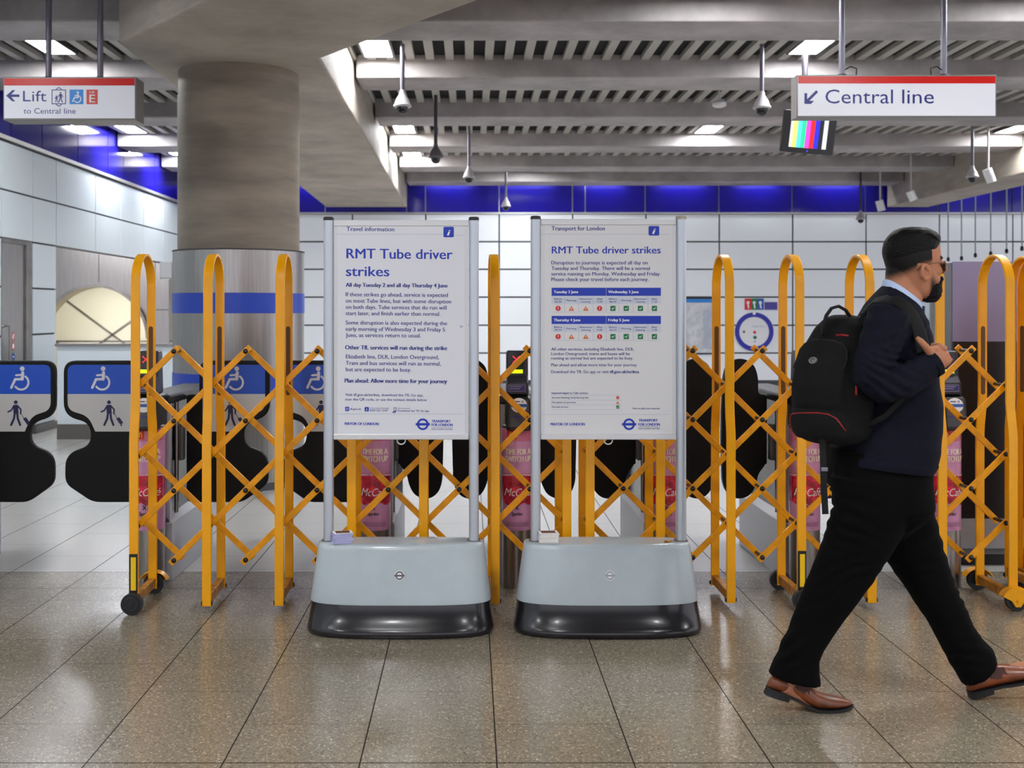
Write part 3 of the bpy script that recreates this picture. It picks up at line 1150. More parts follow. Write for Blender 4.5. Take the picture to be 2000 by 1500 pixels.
def mk_slot():
    q = MB()
    pts = []
    for k in range(9):
        a = math.pi * k / 8
        pts.append((0.011 * math.cos(a), 1.36 + 0.011 * math.sin(a)))
    for k in range(9):
        a = math.pi + math.pi * k / 8
        pts.append((0.011 * math.cos(a), 1.03 + 0.011 * math.sin(a)))
    q.prism(pts, BD - 0.028 - 0.0082, BD - 0.028 - 0.0068)
    return q.build('slot', mat('slot_brown', (96, 60, 14), 0.6))


def mk_foot():
    q = MB()
    q.box(-0.028, 0.028, -0.0045, 0.012, 0.034, 0.056)
    return q.build('end_cap', black_pl, bevel=0.003)


def mk_bolt():
    q = MB()
    q.ball((0, 0, 0), 0.0125, n=12, sy=0.7)
    return q.build('bolt', bolt_m, smooth=True)


def mk_pin():
    q = MB()
    q.cyl((0, 0.0, 0), (0, 0.118, 0), 0.0085, n=10)
    return q.build('spacer_pin', pin_m, smooth=True)


def mk_wheel():
    q = MB()
    q.cyl((0, -0.014, 0), (0, 0.014, 0), 0.052, n=28)
    q.cyl((0, -0.02, 0), (0, -0.014, 0), 0.036, n=20)
    q.cyl((0, -0.024, 0), (0, -0.02, 0), 0.014, n=14)
    return q.build('wheel', rubber, smooth=True, bevel=0.004, angle=40)


def mk_fork():
    q = MB()
    pts = [(0.075 * math.cos(a), 0.0 + 0.062 * math.sin(a)) for a in [math.radians(20 + 14 * k) for k in range(11)]]
    low = [(-0.03, 0.0), (-0.012, -0.028), (0.012, -0.028), (0.03, 0.0)]
    q.prism(pts + low, -0.026, -0.02)
    q.bar([(p[0], 0.0, p[1]) for p in pts], 0.05, 0.004, (0, 1, 0))
    q.cyl((0, -0.032, 0), (0, -0.024, 0), 0.008, n=10)
    return q.build('wheel_guard', yellow, smooth=True)


def mk_reflector():
    q = MB()
    q.box(-0.02, 0.02, -0.012, -0.007, 0.10, 0.285, 0)
    q.box(-0.011, 0.013, -0.015, -0.012, 0.112, 0.27, 1)
    return q.build('reflector', [black_pl, yellow_bright])


SL = math.radians(45)


def mk_bar(L, sgn, name):
    def f():
        q = MB()
        dx, dz = L * math.cos(SL), L * math.sin(SL)
        q.bar([(-dx / 2 * sgn, 0, -dz / 2), (dx / 2 * sgn, 0, dz / 2)], 0.012, 0.031, (0, 1, 0))
        return q.build('lattice_bar', yellow_bar, bevel=0.0025)
    return f


def barrier(name, x, y, rot, n, p, wheels, label, guards=(), lattice=True, step=None):
    t = thing(name, (x, y, 0), label, 'barrier', 'yellow expanding barriers')
    t.rotation_euler = (0, 0, rot)
    for i in range(n):
        h = inst('hoop', mk_hoop, t, (i * p, 0, 0))
        inst('rail', mk_rail, h, (0, 0, 0))
        inst('slot', mk_slot, h, (0, 0, 0))
        inst('foot', mk_foot, h, (0, 0, 0))
        inst('foot', mk_foot, h, (0, BD, 0))
    hp = p / 2
    dzl = 0.1695
    zlo = 0.236
    K = 2 * (n - 1)
    # bars leaning right run in the front plane, bars leaning left in the back plane
    if lattice:
        for sgn, yy in ((1, 0.075), (-1, 0.19)):
            starts = [(k, zlo) for k in range(1, K, 2)] + [(0, zlo + dzl * j) for j in (1, 3, 5)]
            for k0, z0 in starts:
                steps = min(K - k0, int(round((zlo + 6 * dzl - z0) / dzl)))
                if steps < 1:
                    continue
                xa, xb = k0 * hp, (k0 + steps) * hp
                za, zb_ = z0, z0 + steps * dzl
                if sgn < 0:
                    xa, xb = K * hp - xa, K * hp - xb
                L = math.hypot(xb - xa, zb_ - za)
                ang = math.atan2(zb_ - za, abs(xb - xa))
                Lb = L + 0.05
                key = ('bar', sgn, round(Lb, 3))

                def mk(Lb=Lb, sgn=sgn, ang=ang):
                    q = MB()
                    ca, sa = math.cos(ang), math.sin(ang)
                    q.bar([(-Lb / 2 * ca * sgn, 0, -Lb / 2 * sa), (Lb / 2 * ca * sgn, 0, Lb / 2 * sa)], 0.013, 0.030, (0, 1, 0))
                    return q.build('lattice_bar', yellow_bar, bevel=0.0025)
                inst(key, mk, t, ((xa + xb) / 2, yy, (za + zb_) / 2))
        for k in range(0, K + 1):
            for j in range(4 if k % 2 else 3):
                z = zlo + dzl * (2 * j + (0 if k % 2 else 1))
                b = inst('bolt', mk_bolt, t, (k * hp, 0.066, z))
                inst('pin', mk_pin, b, (0, 0.006, 0))
    for i in wheels:
        for yy, sg in ((-0.03, 1), (BD + 0.03, -1)):
            wv = inst('wheel', mk_wheel, t, (i * p, yy, 0.052), (0, 0, 0 if sg > 0 else math.pi))
            if i in guards or (sg < 0 and i == 0):
                inst('guard', mk_fork, wv, (0, 0, 0))
        if i not in guards:
            inst('reflector', mk_reflector, t, (i * p, 0, 0))
    return t


barrier('expanding_barrier', -1.612, 5.265, math.radians(1.6), 7, 0.347, (0,), 'yellow expanding lattice barrier stretched behind the left poster stand')
barrier('expanding_barrier', 0.583, 5.335, 0.0, 7, 0.3425, (3, 6), 'yellow expanding lattice barrier stretched behind the right poster stand and the person', guards=(6,))
barrier('expanding_barrier', 2.87, 5.50, 0.0, 8, 0.052, (1, 5), 'folded yellow barrier of tightly packed hoops at the right edge', lattice=False)

# ------------------------------------------------------------------ poster stands


def stadium(cx, cy, hx, hy, z, n=48, e=3.2):
    out = []
    for k in range(n):
        a = 2 * math.pi * k / n
        c, s = math.cos(a), math.sin(a)
        out.append(Vector((cx + hx * math.copysign(abs(c) ** (2 / e), c), cy + hy * math.copysign(abs(s) ** (2 / e), s), z)))
    return out


def poster_stand(xl, xr, bx0, bx1, top, label, cap_r, poster, slope, leaflet):
    d = 5.03
    xc = (P((bx0 + bx1) / 2, 0, d)).x
    t = thing('poster_stand', (xc, d, 0), label, 'poster stand')
    hx = (bx1 - bx0) / 2 * d / F
    # black foot
    q = MB()
    q.rings([stadium(xc, d, hx * 0.985, 0.188, 0.0), stadium(xc, d, hx, 0.195, 0.012), stadium(xc, d, hx, 0.195, 0.03), stadium(xc, d, hx * 0.992, 0.185, 0.042),
             stadium(xc, d, hx * 0.967, 0.158, 0.11), stadium(xc, d, hx * 0.958, 0.150, 0.145)])
    q.build('base', base_blk, t, smooth=True, angle=50)
    q = MB()
    q.rings([stadium(xc, d, hx * 0.965, 0.153, 0.14), stadium(xc, d, hx * 0.965, 0.153, 0.15), stadium(xc, d, hx * 0.93, 0.128, 0.26), stadium(xc, d, hx * 0.895, 0.103, 0.37),
             stadium(xc, d, hx * 0.888, 0.098, 0.388), stadium(xc, d, hx * 0.875, 0.09, 0.396), stadium(xc, d, hx * 0.85, 0.08, 0.398)])
    hs = q.build('housing', housing, t, smooth=True, angle=50)
    # emblem on the housing
    yb = d - 0.1275

    def emb(u, v, l):
        z = v
        return Vector((xc + u, d - 0.1285 - (0.26 - z) * 0.225 - 0.001 - l * 2, z))
    dr = Draw(lambda u, v, l: emb(u, -v, l), [])
    dark = mat('emblem_dark', (92, 92, 92), 0.35, 0.7) if slope else mat('emblem_pale', (226, 226, 226), 0.3, 0.4)
    light = mat('emblem_pale', (226, 226, 226), 0.3, 0.4)
    dr.disc(0.0, -0.268, 0.021, light if slope else dark, 1)
    roundel(dr, 0.0, -0.268, 0.0185, dark if slope else mat('emblem_line', (150, 156, 160), 0.3, 0.5), 2)
    dr.build('emblem', hs)
    # posts
    for x, capm in ((xl, black_pl), (xr, cap_r)):
        px = P(x, 0, d).x
        q = MB()
        pr = []
        for k in range(24):
            a = 2 * math.pi * k / 24
            c, s = math.cos(a), math.sin(a)
            pr.append((px + 0.0225 * math.copysign(abs(c) ** 0.6, c), d + 0.026 * math.copysign(abs(s) ** 0.6, s)))
        zt = P(0, top + 4, d).z
        q.rings([[Vector((a, b, z)) for a, b in pr] for z in (0.394, zt)])
        po = q.build('post', alu, t, smooth=True, angle=50)
        q = MB()
        q.rings([[Vector((px + (a - px) * s, d + (b - d) * s, z)) for a, b in pr] for z, s in ((zt, 1.06), (zt + 0.012, 1.06), (zt + 0.016, 0.9))])
        q.build('post_cap', capm, po, smooth=True, angle=40)
        q = MB()
        q.rings([[Vector((px + (a - px) * 1.35, d + (b - d) * 1.35, z)) for a, b in pr] for z in (0.392, 0.402)])
        q.build('post_socket', sign_grey, po, smooth=True, angle=40)
    # board with top and bottom rails
    x0, x1 = P(xl + 10, 0, d).x, P(xr - 10, 0, d).x
    zt, zb_ = P(0, top + 3, d).z, P(0, 858, d).z
    q = MB()
    q.box(x0, x1, d - 0.012, d + 0.012, zt - 0.028, zt)
    q.build('top_rail', alu_side, t, bevel=0.003)
    q = MB()
    q.box(x0, x1, d - 0.016, d + 0.016, zb_, zb_ + 0.026)
    br = q.build('bottom_rail', alu_side, t, bevel=0.003)
    q = MB()
    q.box(x0, x1, d - 0.006, d + 0.008, zb_ + 0.024, zt - 0.026)
    q.build('board', alu_side, t)
    fy = d - 0.0075
    q = MB()
    q.box(x0 + 0.018, x1 - 0.018, fy, d - 0.006, zb_ + 0.026, zt - 0.028)
    sheet = q.build('poster', poster_w if slope else poster_c, t)
    dr = Draw(lambda u, v, l: P(u, v, fy) + Vector((0, -l, 0)), [])
    poster(dr)
    dr.build('lettering', sheet)
    # loop of cord under the bottom rail
    xm = P((xl + xr) / 2 + 0, 0, d).x
    pts = [Vector((xm + 0.019 * math.cos(a), d, zb_ - 0.004 + 0.019 * math.sin(a))) for a in [math.radians(20 - 22 * k) for k in range(11)]]
    q = MB()
    q.tube(pts, 0.0028, 6)
    q.build('cord_loop', cord_m, t, smooth=True)
    # leaflets stacked on the housing
    return t


def poster_left(dr):
    sl = 0.008

    def T(s, u0, u1, b, cap, m=ink, bold=0.022):
        dr.text(s, u0, u1, b, cap, m, bold=bold, slope=sl)
    T('Travel information', 677, 770, 451, 8)
    dr.rect(657, 457.3, 866, 457.9, ink_grey)
    dr.rect(888, 459.3, 908, 459.9, ink_grey)
    dr.rrect(866, 443, 886.5, 463.5, 2.5, ink_hdr)
    dr.text('i', 873.5, 879.5, 460, 11, white_i, 2, bold=0.05, shear=0.2)
    T('RMT Tube driver', 677, 883.5, 504.5, 19, ink_hdr, 0.03)
    T('strikes', 676, 760, 539, 19, ink_hdr, 0.03)
    T('All day Tuesday 2 and all day Thursday 4 June', 675.5, 874, 560, 7.6, ink, 0.06)
    for s, u1, b in (('If these strikes go ahead, service is expected', 874.7, 578.5), ('on most Tube lines, but with some disruption', 881, 591),
                     ('on both days. Tube services that do run will', 872, 603.2), ('start later, and finish earlier than normal.', 860, 615.4),
                     ('Some disruption is also expected during the', 873, 633.6), ('early morning of Wednesday 3 and Friday 5', 869, 646), ('June, as services return to usual.', 822, 658)):
        T(s, 675.3, u1, b, 7.6)
    T('Other TfL services will run during the strike', 674.4, 873, 682.2, 7.8, ink, 0.06)
    for s, u1, b in (('Elizabeth line, DLR, London Overground,', 857, 700), ('Tram and bus services will run as normal,', 861, 712.6), ('but are expected to be busy.', 803, 725)):
        T(s, 675.5, u1, b, 7.6)
    T('Plan ahead: Allow more time for your journey', 673.6, 873, 747, 7.8, ink, 0.06)
    T('Visit tfl.gov.uk/strikes, download the TfL Go app,', 674.6, 827, 773.2, 5)
    T('scan the QR code, or use the contact details below', 674.4, 833.6, 782.2, 5)
    dr.rrect(674, 794.4, 682, 803, 1.5, ink_hdr)
    dr.ring(678, 798.7, 1.7, 2.4, white_i, 2, 18)
    T('tfl.gov.uk', 683.6, 705.4, 800.6, 4)
    dr.rrect(712, 795, 720.4, 803.6, 1.5, ink_hdr)
    dr.text('i', 715, 717.4, 802, 4.8, white_i, 2, bold=0.05, shear=0.2)
    T('24 hour travel information', 722.4, 759.6, 798, 2.2)
    T('0343 222 1234*', 722.4, 758, 803.4, 3.8)
    dr.rect(769, 796, 774, 804, ink)
    dr.rect(770, 797, 773, 802, white_i, 2)
    dr.stroke([(767, 805), (772, 805.5)], 1.8, ink)
    T('Plan your journey', 776.8, 801, 798.4, 2.2)
    T('Download the TfL Go app', 776.8, 838, 804, 3.8)
    dr.rect(656, 808.2, 904, 808.8, ink_grey)
    dr.rect(898, 636, 904, 639.5, ink_grey)
    T('MAYOR OF LONDON', 673.6, 739.4, 830, 5.2, ink_hdr, 0.06)
    roundel(dr, 825.8, 828.6, 11.4, ink_hdr)
    T('TRANSPORT', 843, 880, 825, 5.0, ink_hdr, 0.06)
    T('FOR LONDON', 843, 884, 832, 5.0, ink_hdr, 0.06)
    dr.rect(843, 834.6, 884, 835.1, ink)
    T('EVERY JOURNEY MATTERS', 843, 884, 839.4, 2.4)


def poster_right(dr):
    def T(s, u0, u1, b, cap, m=ink, bold=0.022):
        dr.text(s, u0, u1, b, cap, m, bold=bold)
    T('Transport for London', 1077.3, 1181, 450, 8)
    dr.rect(1058, 457.2, 1309, 457.8, ink_grey)
    dr.rrect(1266.7, 441.5, 1287.5, 460, 2.5, ink_hdr, 2)
    dr.text('i', 1274, 1280.5, 457, 11, white_i, 3, bold=0.05, shear=0.2)
    T('RMT Tube driver strikes', 1078, 1290, 495, 13.6, ink_hdr, 0.03)
    for s, u1, b in (('Disruption to journeys is expected all day on', 1265, 516.5), ('Tuesday and Thursday. There will be a normal', 1269, 527.4), ('service running on Monday, Wednesday and Friday.', 1290, 538.2), ('Please check your travel before each journey.', 1266.7, 549)):
        T(s, 1077, u1, b, 7.0)
    cols = [1077.3, 1102.7, 1129.9, 1158.7, 1184, 1209, 1236.5, 1265.3, 1290.7]
    cen = [1090, 1116, 1144, 1171, 1197, 1223, 1250.7, 1278]
    for v0, a, b in ((562, 'Tuesday 2 June', 'Wednesday 3 June'), (617, 'Thursday 4 June', 'Friday 5 June')):
        dr.rect(1077.3, v0, 1290.7, v0 + 15.8, ink_hdr)
        dr.rect(1183.7, v0, 1184.2, v0 + 15.8, cell_grey, 2)
        wd = {'Tuesday 2 June': 47.5, 'Wednesday 3 June': 59, 'Thursday 4 June': 52, 'Friday 5 June': 41}
        dr.text(a, 1081.5, 1081.5 + wd[a], v0 + 10.6, 5.4, white_i, 2, bold=0.05)
        dr.text(b, 1188, 1188 + wd[b], v0 + 10.6, 5.4, white_i, 2, bold=0.05)
        dr.rect(1077.3, v0 + 15.8, 1290.7, v0 + 32, cell_grey)
        dr.rect(1077.3, v0 + 47.6, 1290.7, v0 + 48, ink_grey)
        for c in cols[1:-1]:
            dr.rect(c - 0.25, v0 + 16, c + 0.25, v0 + 48, ink_grey, 2)
        for i, c in enumerate(cen):
            k4 = i % 4
            if k4 == 0:
                dr.text('Before', c - 7.6, c + 7.6, v0 + 23.6, 3.5, ink, 3)
                dr.text('06:30', c - 6.8, c + 6.8, v0 + 29, 3.5, ink, 3)
            elif k4 == 1:
                dr.text('Morning', c - 9.6, c + 9.6, v0 + 26.4, 3.5, ink, 3)
            elif k4 == 2:
                dr.text('Afternoon/', c - 12.6, c + 12.6, v0 + 23.6, 3.5, ink, 3)
                dr.text('evening', c - 9, c + 9, v0 + 29, 3.5, ink, 3)
            else:
                dr.text('After', c - 6, c + 6, v0 + 23.6, 3.5, ink, 3)
                dr.text('21:00', c - 5.4, c + 5.4, v0 + 29, 3.5, ink, 3)
            icon(dr, c, v0 + 40.3, 1.0, 'g' if i > 3 else ('r' if k4 in (0, 3) else 'o'))
    for s, u1, b in (('All other services, including Elizabeth line, DLR,', 1238, 684.6), ('London Overground, trams and buses will be', 1230, 693.6), ('running as normal but are expected to be busy.', 1236.5, 702.2),
                     ('Plan ahead and allow more time for your journey.', 1244.5, 715.4)):
        T(s, 1076.5, u1, b, 5.6)
    T('Download the TfL Go app or visit', 1076.5, 1189, 728.8, 5.6)
    T('tfl.gov.uk/strikes', 1191, 1248, 728.8, 5.6, ink, 0.06)
    T('Expected impact to Tube services', 1077.6, 1148, 769.4, 3.7, ink, 0.05)
    T('Services finishing early/starting late', 1077.6, 1149.6, 778.2, 3.5)
    T('Disruption to journeys', 1077.6, 1124.6, 787.4, 3.5)
    T('Normal service', 1077.6, 1109.6, 796.4, 3.5)
    for v in (771.4, 781.2, 790.4, 799.7):
        dr.rect(1075.6, v, 1214, v + 0.5, ink_grey)
    for v, kk in ((776.6, 'r'), (786, 'o'), (794.8, 'g')):
        icon(dr, 1206.4, v, 0.6, kk)
    T('Scan to plan your journey', 1235.4, 1288.6, 799.2, 3.5)
    dr.rect(1057, 809.4, 1307, 809.9, ink_grey)
    T('MAYOR OF LONDON', 1075.6, 1142, 831, 5.2, ink_hdr, 0.06)
    roundel(dr, 1228.6, 828.6, 11.4, ink_hdr)
    T('TRANSPORT', 1247.6, 1284.4, 823.4, 5.0, ink_hdr, 0.06)
    T('FOR LONDON', 1247, 1288.6, 831.4, 5.0, ink_hdr, 0.06)
    dr.rect(1247, 833.4, 1288.6, 833.9, ink)
    T('EVERY JOURNEY MATTERS', 1247, 1288.6, 838.4, 2.4)


def icon(dr, c, v, s, kind):
    if kind == 'r':
        dr.disc(c, v, 5.1 * s, red_i, 3, 20)
        dr.rect(c - 0.6 * s, v - 3 * s, c + 0.6 * s, v + 0.8 * s, white_i, 4)
        dr.disc(c, v + 2.3 * s, 0.75 * s, white_i, 4, 8)
    elif kind == 'o':
        dr.poly([(c, v - 4.8 * s), (c + 5.4 * s, v + 4.6 * s), (c - 5.4 * s, v + 4.6 * s)], orange_i, 3)
        dr.rect(c - 0.5 * s, v - 1.6 * s, c + 0.5 * s, v + 1.6 * s, white_i, 4)
        dr.disc(c, v + 3 * s, 0.6 * s, white_i, 4, 8)
    else:
        dr.rrect(c - 5 * s, v - 5 * s, c + 5 * s, v + 5 * s, 0.7 * s, green_i, 3)
        dr.stroke([(c - 2.3 * s, v + 0.1 * s), (c - 0.6 * s, v + 1.9 * s), (c + 2.5 * s, v - 1.8 * s)], 1.1 * s, white_i, 4)


def leaflets(x, label, m_side, rot):
    c = P(x, 1062, 4.965)
    z0 = 0.399
    t = thing('leaflet_stack', (c.x, 4.985, z0), label, 'leaflets')
    rr = random.Random(int(x))
    q = MB()
    z = z0
    for i in range(7):
        h = 0.0065
        a = math.radians(rot + rr.uniform(-5, 5))
        ox, oy = rr.uniform(-0.004, 0.004), rr.uniform(-0.004, 0.004)
        pts = []
        for sx, sy in ((-1, -1), (1, -1), (1, 1), (-1, 1)):
            u, v = sx * 0.043, sy * 0.034
            pts.append((c.x + ox + u * math.cos(a) - v * math.sin(a), 4.985 + oy + u * math.sin(a) + v * math.cos(a)))
        q.prism(pts, z, z + h - 0.0005, 'z', 0)
        z += h
    q.build('sheets', m_side, t)
    q = MB()
    a = math.radians(rot)
    for s, m_, dz in ((1.0, 0, 0.0), (0.72, 1, 0.0012)):
        q.prism([(c.x + (sx * 0.044 * s * math.cos(a) - sy * 0.035 * s * math.sin(a)), 4.985 + (sx * 0.044 * s * math.sin(a) + sy * 0.035 * s * math.cos(a))) for sx, sy in ((-1, -1), (1, -1), (1, 1), (-1, 1))], z + dz, z + dz + 0.0012, 'z', m_)
    q.build('top_sheet', [paper_w, brown_pr], t)


cap_worn = mat('cap_worn_cream', (172, 166, 150), 0.6, var=0.2, vscale=60)
poster_stand(642, 925.5, 602.5, 965, 427, 'left poster stand, headed Travel information, on a grey and black base', black_pl, poster_left, 1, None)
poster_stand(1046, 1330, 1002.5, 1366, 425, 'right poster stand, headed Transport for London, with a timetable of icons', cap_worn, poster_right, 0, None)
leaflets(668, 'stack of lilac-edged leaflets on the base of the left poster stand', paper_l, 14)
leaflets(1071, 'stack of white leaflets on the base of the right poster stand', paper_w, 4)
q = MB()
c = P(1304, 1062, 4.98)
for i in range(4):
    q.ball((c.x + i * 0.008 - 0.01, 4.985 + 0.006 * (i % 2), 0.402), 0.004, n=8, sx=1.6)
tag(q.build('litter_scrap', rail_brown, smooth=True), 'small brown scrap lying on the base of the right poster stand', 'litter')

# ------------------------------------------------------------------ ticket gates
GY = 5.80


def gate(xw, label):
    """one gate cabinet: bollard with wrapped advert at the front, reader pod, display tower, long cabinet behind"""
    t = thing('ticket_gate', (xw, GY, 0), label, 'ticket gate', 'ticket gates behind the yellow barriers')
    r = 0.079
    q = MB()
    q.lathe((xw, GY, 0), [(r, 0.0), (r, 0.845), (r * 0.9, 0.85)], 40)
    bol = q.build('bollard', steel, t, smooth=True, angle=50)
    q = MB()
    prof = []
    ra = r + 0.0015
    q.lathe((xw, GY, 0), [(r, 0.303), (ra, 0.303), (ra, 0.60), (ra, 0.835), (r, 0.835)], 48)
    ad = q.build('advert_wrap', ad_pink, t, smooth=True, angle=50)

    def cylf(u, v, l):
        th = math.asin(max(-0.999, min(0.999, u / 31.0)))
        rr = ra + 0.0003 + l * 0.8
        return Vector((xw + rr * math.sin(th), GY - rr * math.cos(th), H - (v - VY) * (GY - r) / F))
    dr = Draw(cylf, [])
    us = [-30.9 + 61.8 * i / 24 for i in range(25)]

    def band(v0f, v1f, m, k):
        for a, b in zip(us[:-1], us[1:]):
            dr.poly([(a, v0f(a)), (b, v0f(b)), (b, v1f(b)), (a, v1f(a))], m, k)
    band(lambda u: 838.5, lambda u: 862, ad_top, 1)
    wob = lambda u: 929 + 0.0032 * u * u + 0.8 * math.sin(u * 0.9)
    band(wob, lambda u: 985 + 2.5 * math.sin(u * 0.3 + 1), ad_red, 1)
    band(lambda u: wob(u) - 2.2, lambda u: wob(u) - 0.8, ad_white, 2)
    band(lambda u: 928 - abs(3 * math.sin(u * 0.9)), lambda u: 929.2 - abs(3 * math.sin(u * 0.9)), ad_top, 2)
    dr.rect(-21, 841, -2, 858, ad_logo_red, 2, nu=6)
    dr.stroke([(-17, 855), (-15.5, 846), (-13.8, 844.8), (-12.2, 847), (-11.5, 854)], 1.8, ad_logo_yel, 3)
    dr.stroke([(-11.5, 854), (-10.8, 847), (-9.2, 844.8), (-7.5, 846), (-6, 855)], 1.8, ad_logo_yel, 3)
    dr.text('TIME FOR A', -24, 26, 888, 11, ad_cream, 2, bold=0.05)
    dr.text('SWITCH UP', -24, 26, 902, 11, ad_cream, 2, bold=0.05)
    dr.text('McCafé', -26, 27, 969, 15, ad_white, 3, shear=0.3)
    dr.stroke([(-4, 988), (1, 995)], 2.0, ad_black, 2)
    dr.stroke([(1, 988), (-4, 995)], 2.0, ad_black, 2)
    dr.text('Sprite', -13, 9, 1007, 7, ad_black, 2, bold=0.05, shear=0.2)
    for i in range(3):
        dr.rect(-24, 1021 + 3 * i, 22, 1022 + 3 * i, mat('advert_small_print', (130, 80, 110), 0.5), 2, nu=8)
    dr.build('advert_lettering', ad)
    # reader pod
    k = 5.70 / F
    z = lambda v: H - (v - VY) * k
    q = MB()
    q.prism([(-0.125, z(838)), (-0.10, z(842)), (0.04, z(842)), (0.12, z(838)), (0.12, z(772)), (-0.06, z(772)), (-0.105, z(778))], xw - 0.062, xw + 0.068, 'x')
    for v in q.bm.verts:
        v.co.y += GY
    pod = q.build('reader_pod', black_pl, t, bevel=0.014, bseg=3)
    q = MB()
    q.prism([(-0.135, z(834)), (-0.12, z(838)), (-0.09, z(838)), (-0.09, z(780)), (-0.108, z(780))], xw - 0.045, xw + 0.055, 'x')
    for v in q.bm.verts:
        v.co.y += GY
    q.build('reader_pad', mat('reader_grey', (62, 62, 66), 0.35), pod, bevel=0.006)

    def padf(u, v, l):
        f = (v - 780) / 54.0
        return Vector((xw + 0.004 + u * k, GY - 0.1085 - 0.0265 * f - l * 3 - 0.0008, z(v)))
    dr = Draw(padf, [])
    dr.disc(0, 791, 16, white_i, 1, ry=14)
    dr.rect(-15.6, 788.5, 15.6, 794.5, disc_blue, 2)
    dr.rect(-9, 783, 2, 785, ink, 2)
    dr.ring(7, 784, 1.2, 2.2, ink, 2, 14)
    dr.rect(-15, 811, 10, 814.5, label_purple, 2)
    dr.build('reader_target', pod)
    # display tower
    q = MB()
    q.prism([(-0.085, z(772)), (0.07, z(772)), (0.05, z(686)), (-0.035, z(686)), (-0.045, z(735)), (-0.075, z(748))], xw - 0.058, xw + 0.056, 'x')
    for v in q.bm.verts:
        v.co.y += GY
    tw = q.build('display_tower', navy_pl, t, bevel=0.012, bseg=3)
    q = MB()
    q.prism([(-0.046, z(734)), (-0.036, z(688)), (-0.03, z(688)), (-0.04, z(734))], xw - 0.05, xw + 0.036, 'x')
    for v in q.bm.verts:
        v.co.y += GY - 0.003
    q.build('display_window', mat('display_black', (10, 10, 11), 0.2), tw)

    def towf(u, v, l):
        f = (v - 688) / 46.0
        yb = -0.0395 - 0.010 * f
        if v > 735:
            yb = -0.078 - 0.004 * (v - 750) / 14
        return Vector((xw - 0.006 + u * k, GY + yb - 0.001 - l * 2, z(v)))
    dr = Draw(towf, [])
    for i in range(-3, 4):
        dr.disc(i * 2.0, 703 + i * 1.9, 0.9, led_red, 1, 8)
        dr.disc(i * 2.0, 703 - i * 1.9, 0.9, led_red, 1, 8)
    dr.rect(-12, 723, 12.5, 730, led_green, 1)
    dr.build('lit_signals', tw)
    dr = Draw(towf, [])
    dr.rect(-17, 752, 17, 765, label_line)
    dr.rect(-16.3, 752.8, 16.3, 764.2, label_purple, 2)
    dr.rect(-14, 755, 10, 756.2, label_line, 3)
    dr.rect(-14, 759, 6, 760.2, label_line, 3)
    dr.build('instruction_label', tw)
    # cabinet running back
    y0, y1 = GY + 0.09, 6.82
    q = MB()
    q.box(xw - 0.095, xw + 0.095, y0, y1, 0.0, 0.31)
    cab = q.build('cabinet', gate_grey, t, bevel=0.004)
    q = MB()
    q.prism([(xw - 0.095, 0.31), (xw + 0.095, 0.31), (xw + 0.06, 0.345), (xw - 0.06, 0.345)], y0, y1)
    q.build('ledge', mat('ledge_pale', (206, 208, 216), 0.35), cab)
    q = MB()
    q.box(xw - 0.055, xw + 0.055, y0 + 0.05, y1 - 0.05, 0.34, 0.95)
    q.build('glazed_panel', mat('panel_dark', (26, 26, 28), 0.2), t)
    for yy in (y0 + 0.02, y1 - 0.03):
        q = MB()
        q.box(xw - 0.085, xw + 0.085, yy - 0.02, yy + 0.02, 0.31, 0.955)
        q.build('upright', gate_grey, t, bevel=0.004)
    q = MB()
    q.box(xw - 0.095, xw + 0.095, y0 - 0.03, y1, 0.95, 1.0)
    q.build('top_cover', black_pl, t, bevel=0.012)
    for sx in (-1, 1):
        q = MB()
        q.cyl((xw + sx * 0.075, 6.05, 0.34), (xw + sx * 0.075, 6.05, 0.955), 0.012, n=12)
        rod = q.build('hinge_rod', steel, t, smooth=True)
        q = MB()
        q.box(xw + sx * 0.075 - 0.028, xw + sx * 0.075 + 0.028, 6.08, 6.14, 0.62, 0.82)
        q.build('hinge_cover', mat('hinge_grey', (88, 88, 88), 0.4), t, bevel=0.008)
    return t


gx = [-1.693, -0.500, 0.249, 1.028, 1.767, 2.508]
gl = ['ticket gate standing behind the first hoop of the left barrier', 'ticket gate seen through the gap under the left poster', 'ticket gate seen between the two poster stands',
      'ticket gate seen through the gap under the right poster', 'ticket gate just left of the walking person', 'ticket gate just in front of the lilac and black kiosk']
g0 = gate(gx[0], gl[0])
for x, lb in zip(gx[1:], gl[1:]):
    c = copy_tree(g0)
    c.location = (x, GY, 0)
    c['label'] = lb
# far end of the next cabinet at the left edge
c = copy_tree(g0)
c.location = (-2.90, GY - 0.25, 0)
c['label'] = 'ticket gate at the far left edge, only the end of its cabinet showing'

# ------------------------------------------------------------------ gate paddles
PD = 6.2


def rounded(poly, r, n=5):
    """round every corner of a polygon"""
    out = []
    m = len(poly)
    for i in range(m):
        p, a, b = Vector(poly[i]).to_2d(), Vector(poly[i - 1]).to_2d(), Vector(poly[(i + 1) % m]).to_2d()
        va, vb = (a - p), (b - p)
        rr = min(r[i] if isinstance(r, (list, tuple)) else r, va.length * 0.49, vb.length * 0.49)
        if rr < 0.5:
            out.append(tuple(p))
            continue
        s, e = p + va.normalized() * rr, p + vb.normalized() * rr
        for k in range(n + 1):
            f = k / n
            out.append(tuple((s * (1 - f) + p * f) * (1 - f) + (p * (1 - f) + e * f) * f))
    return out


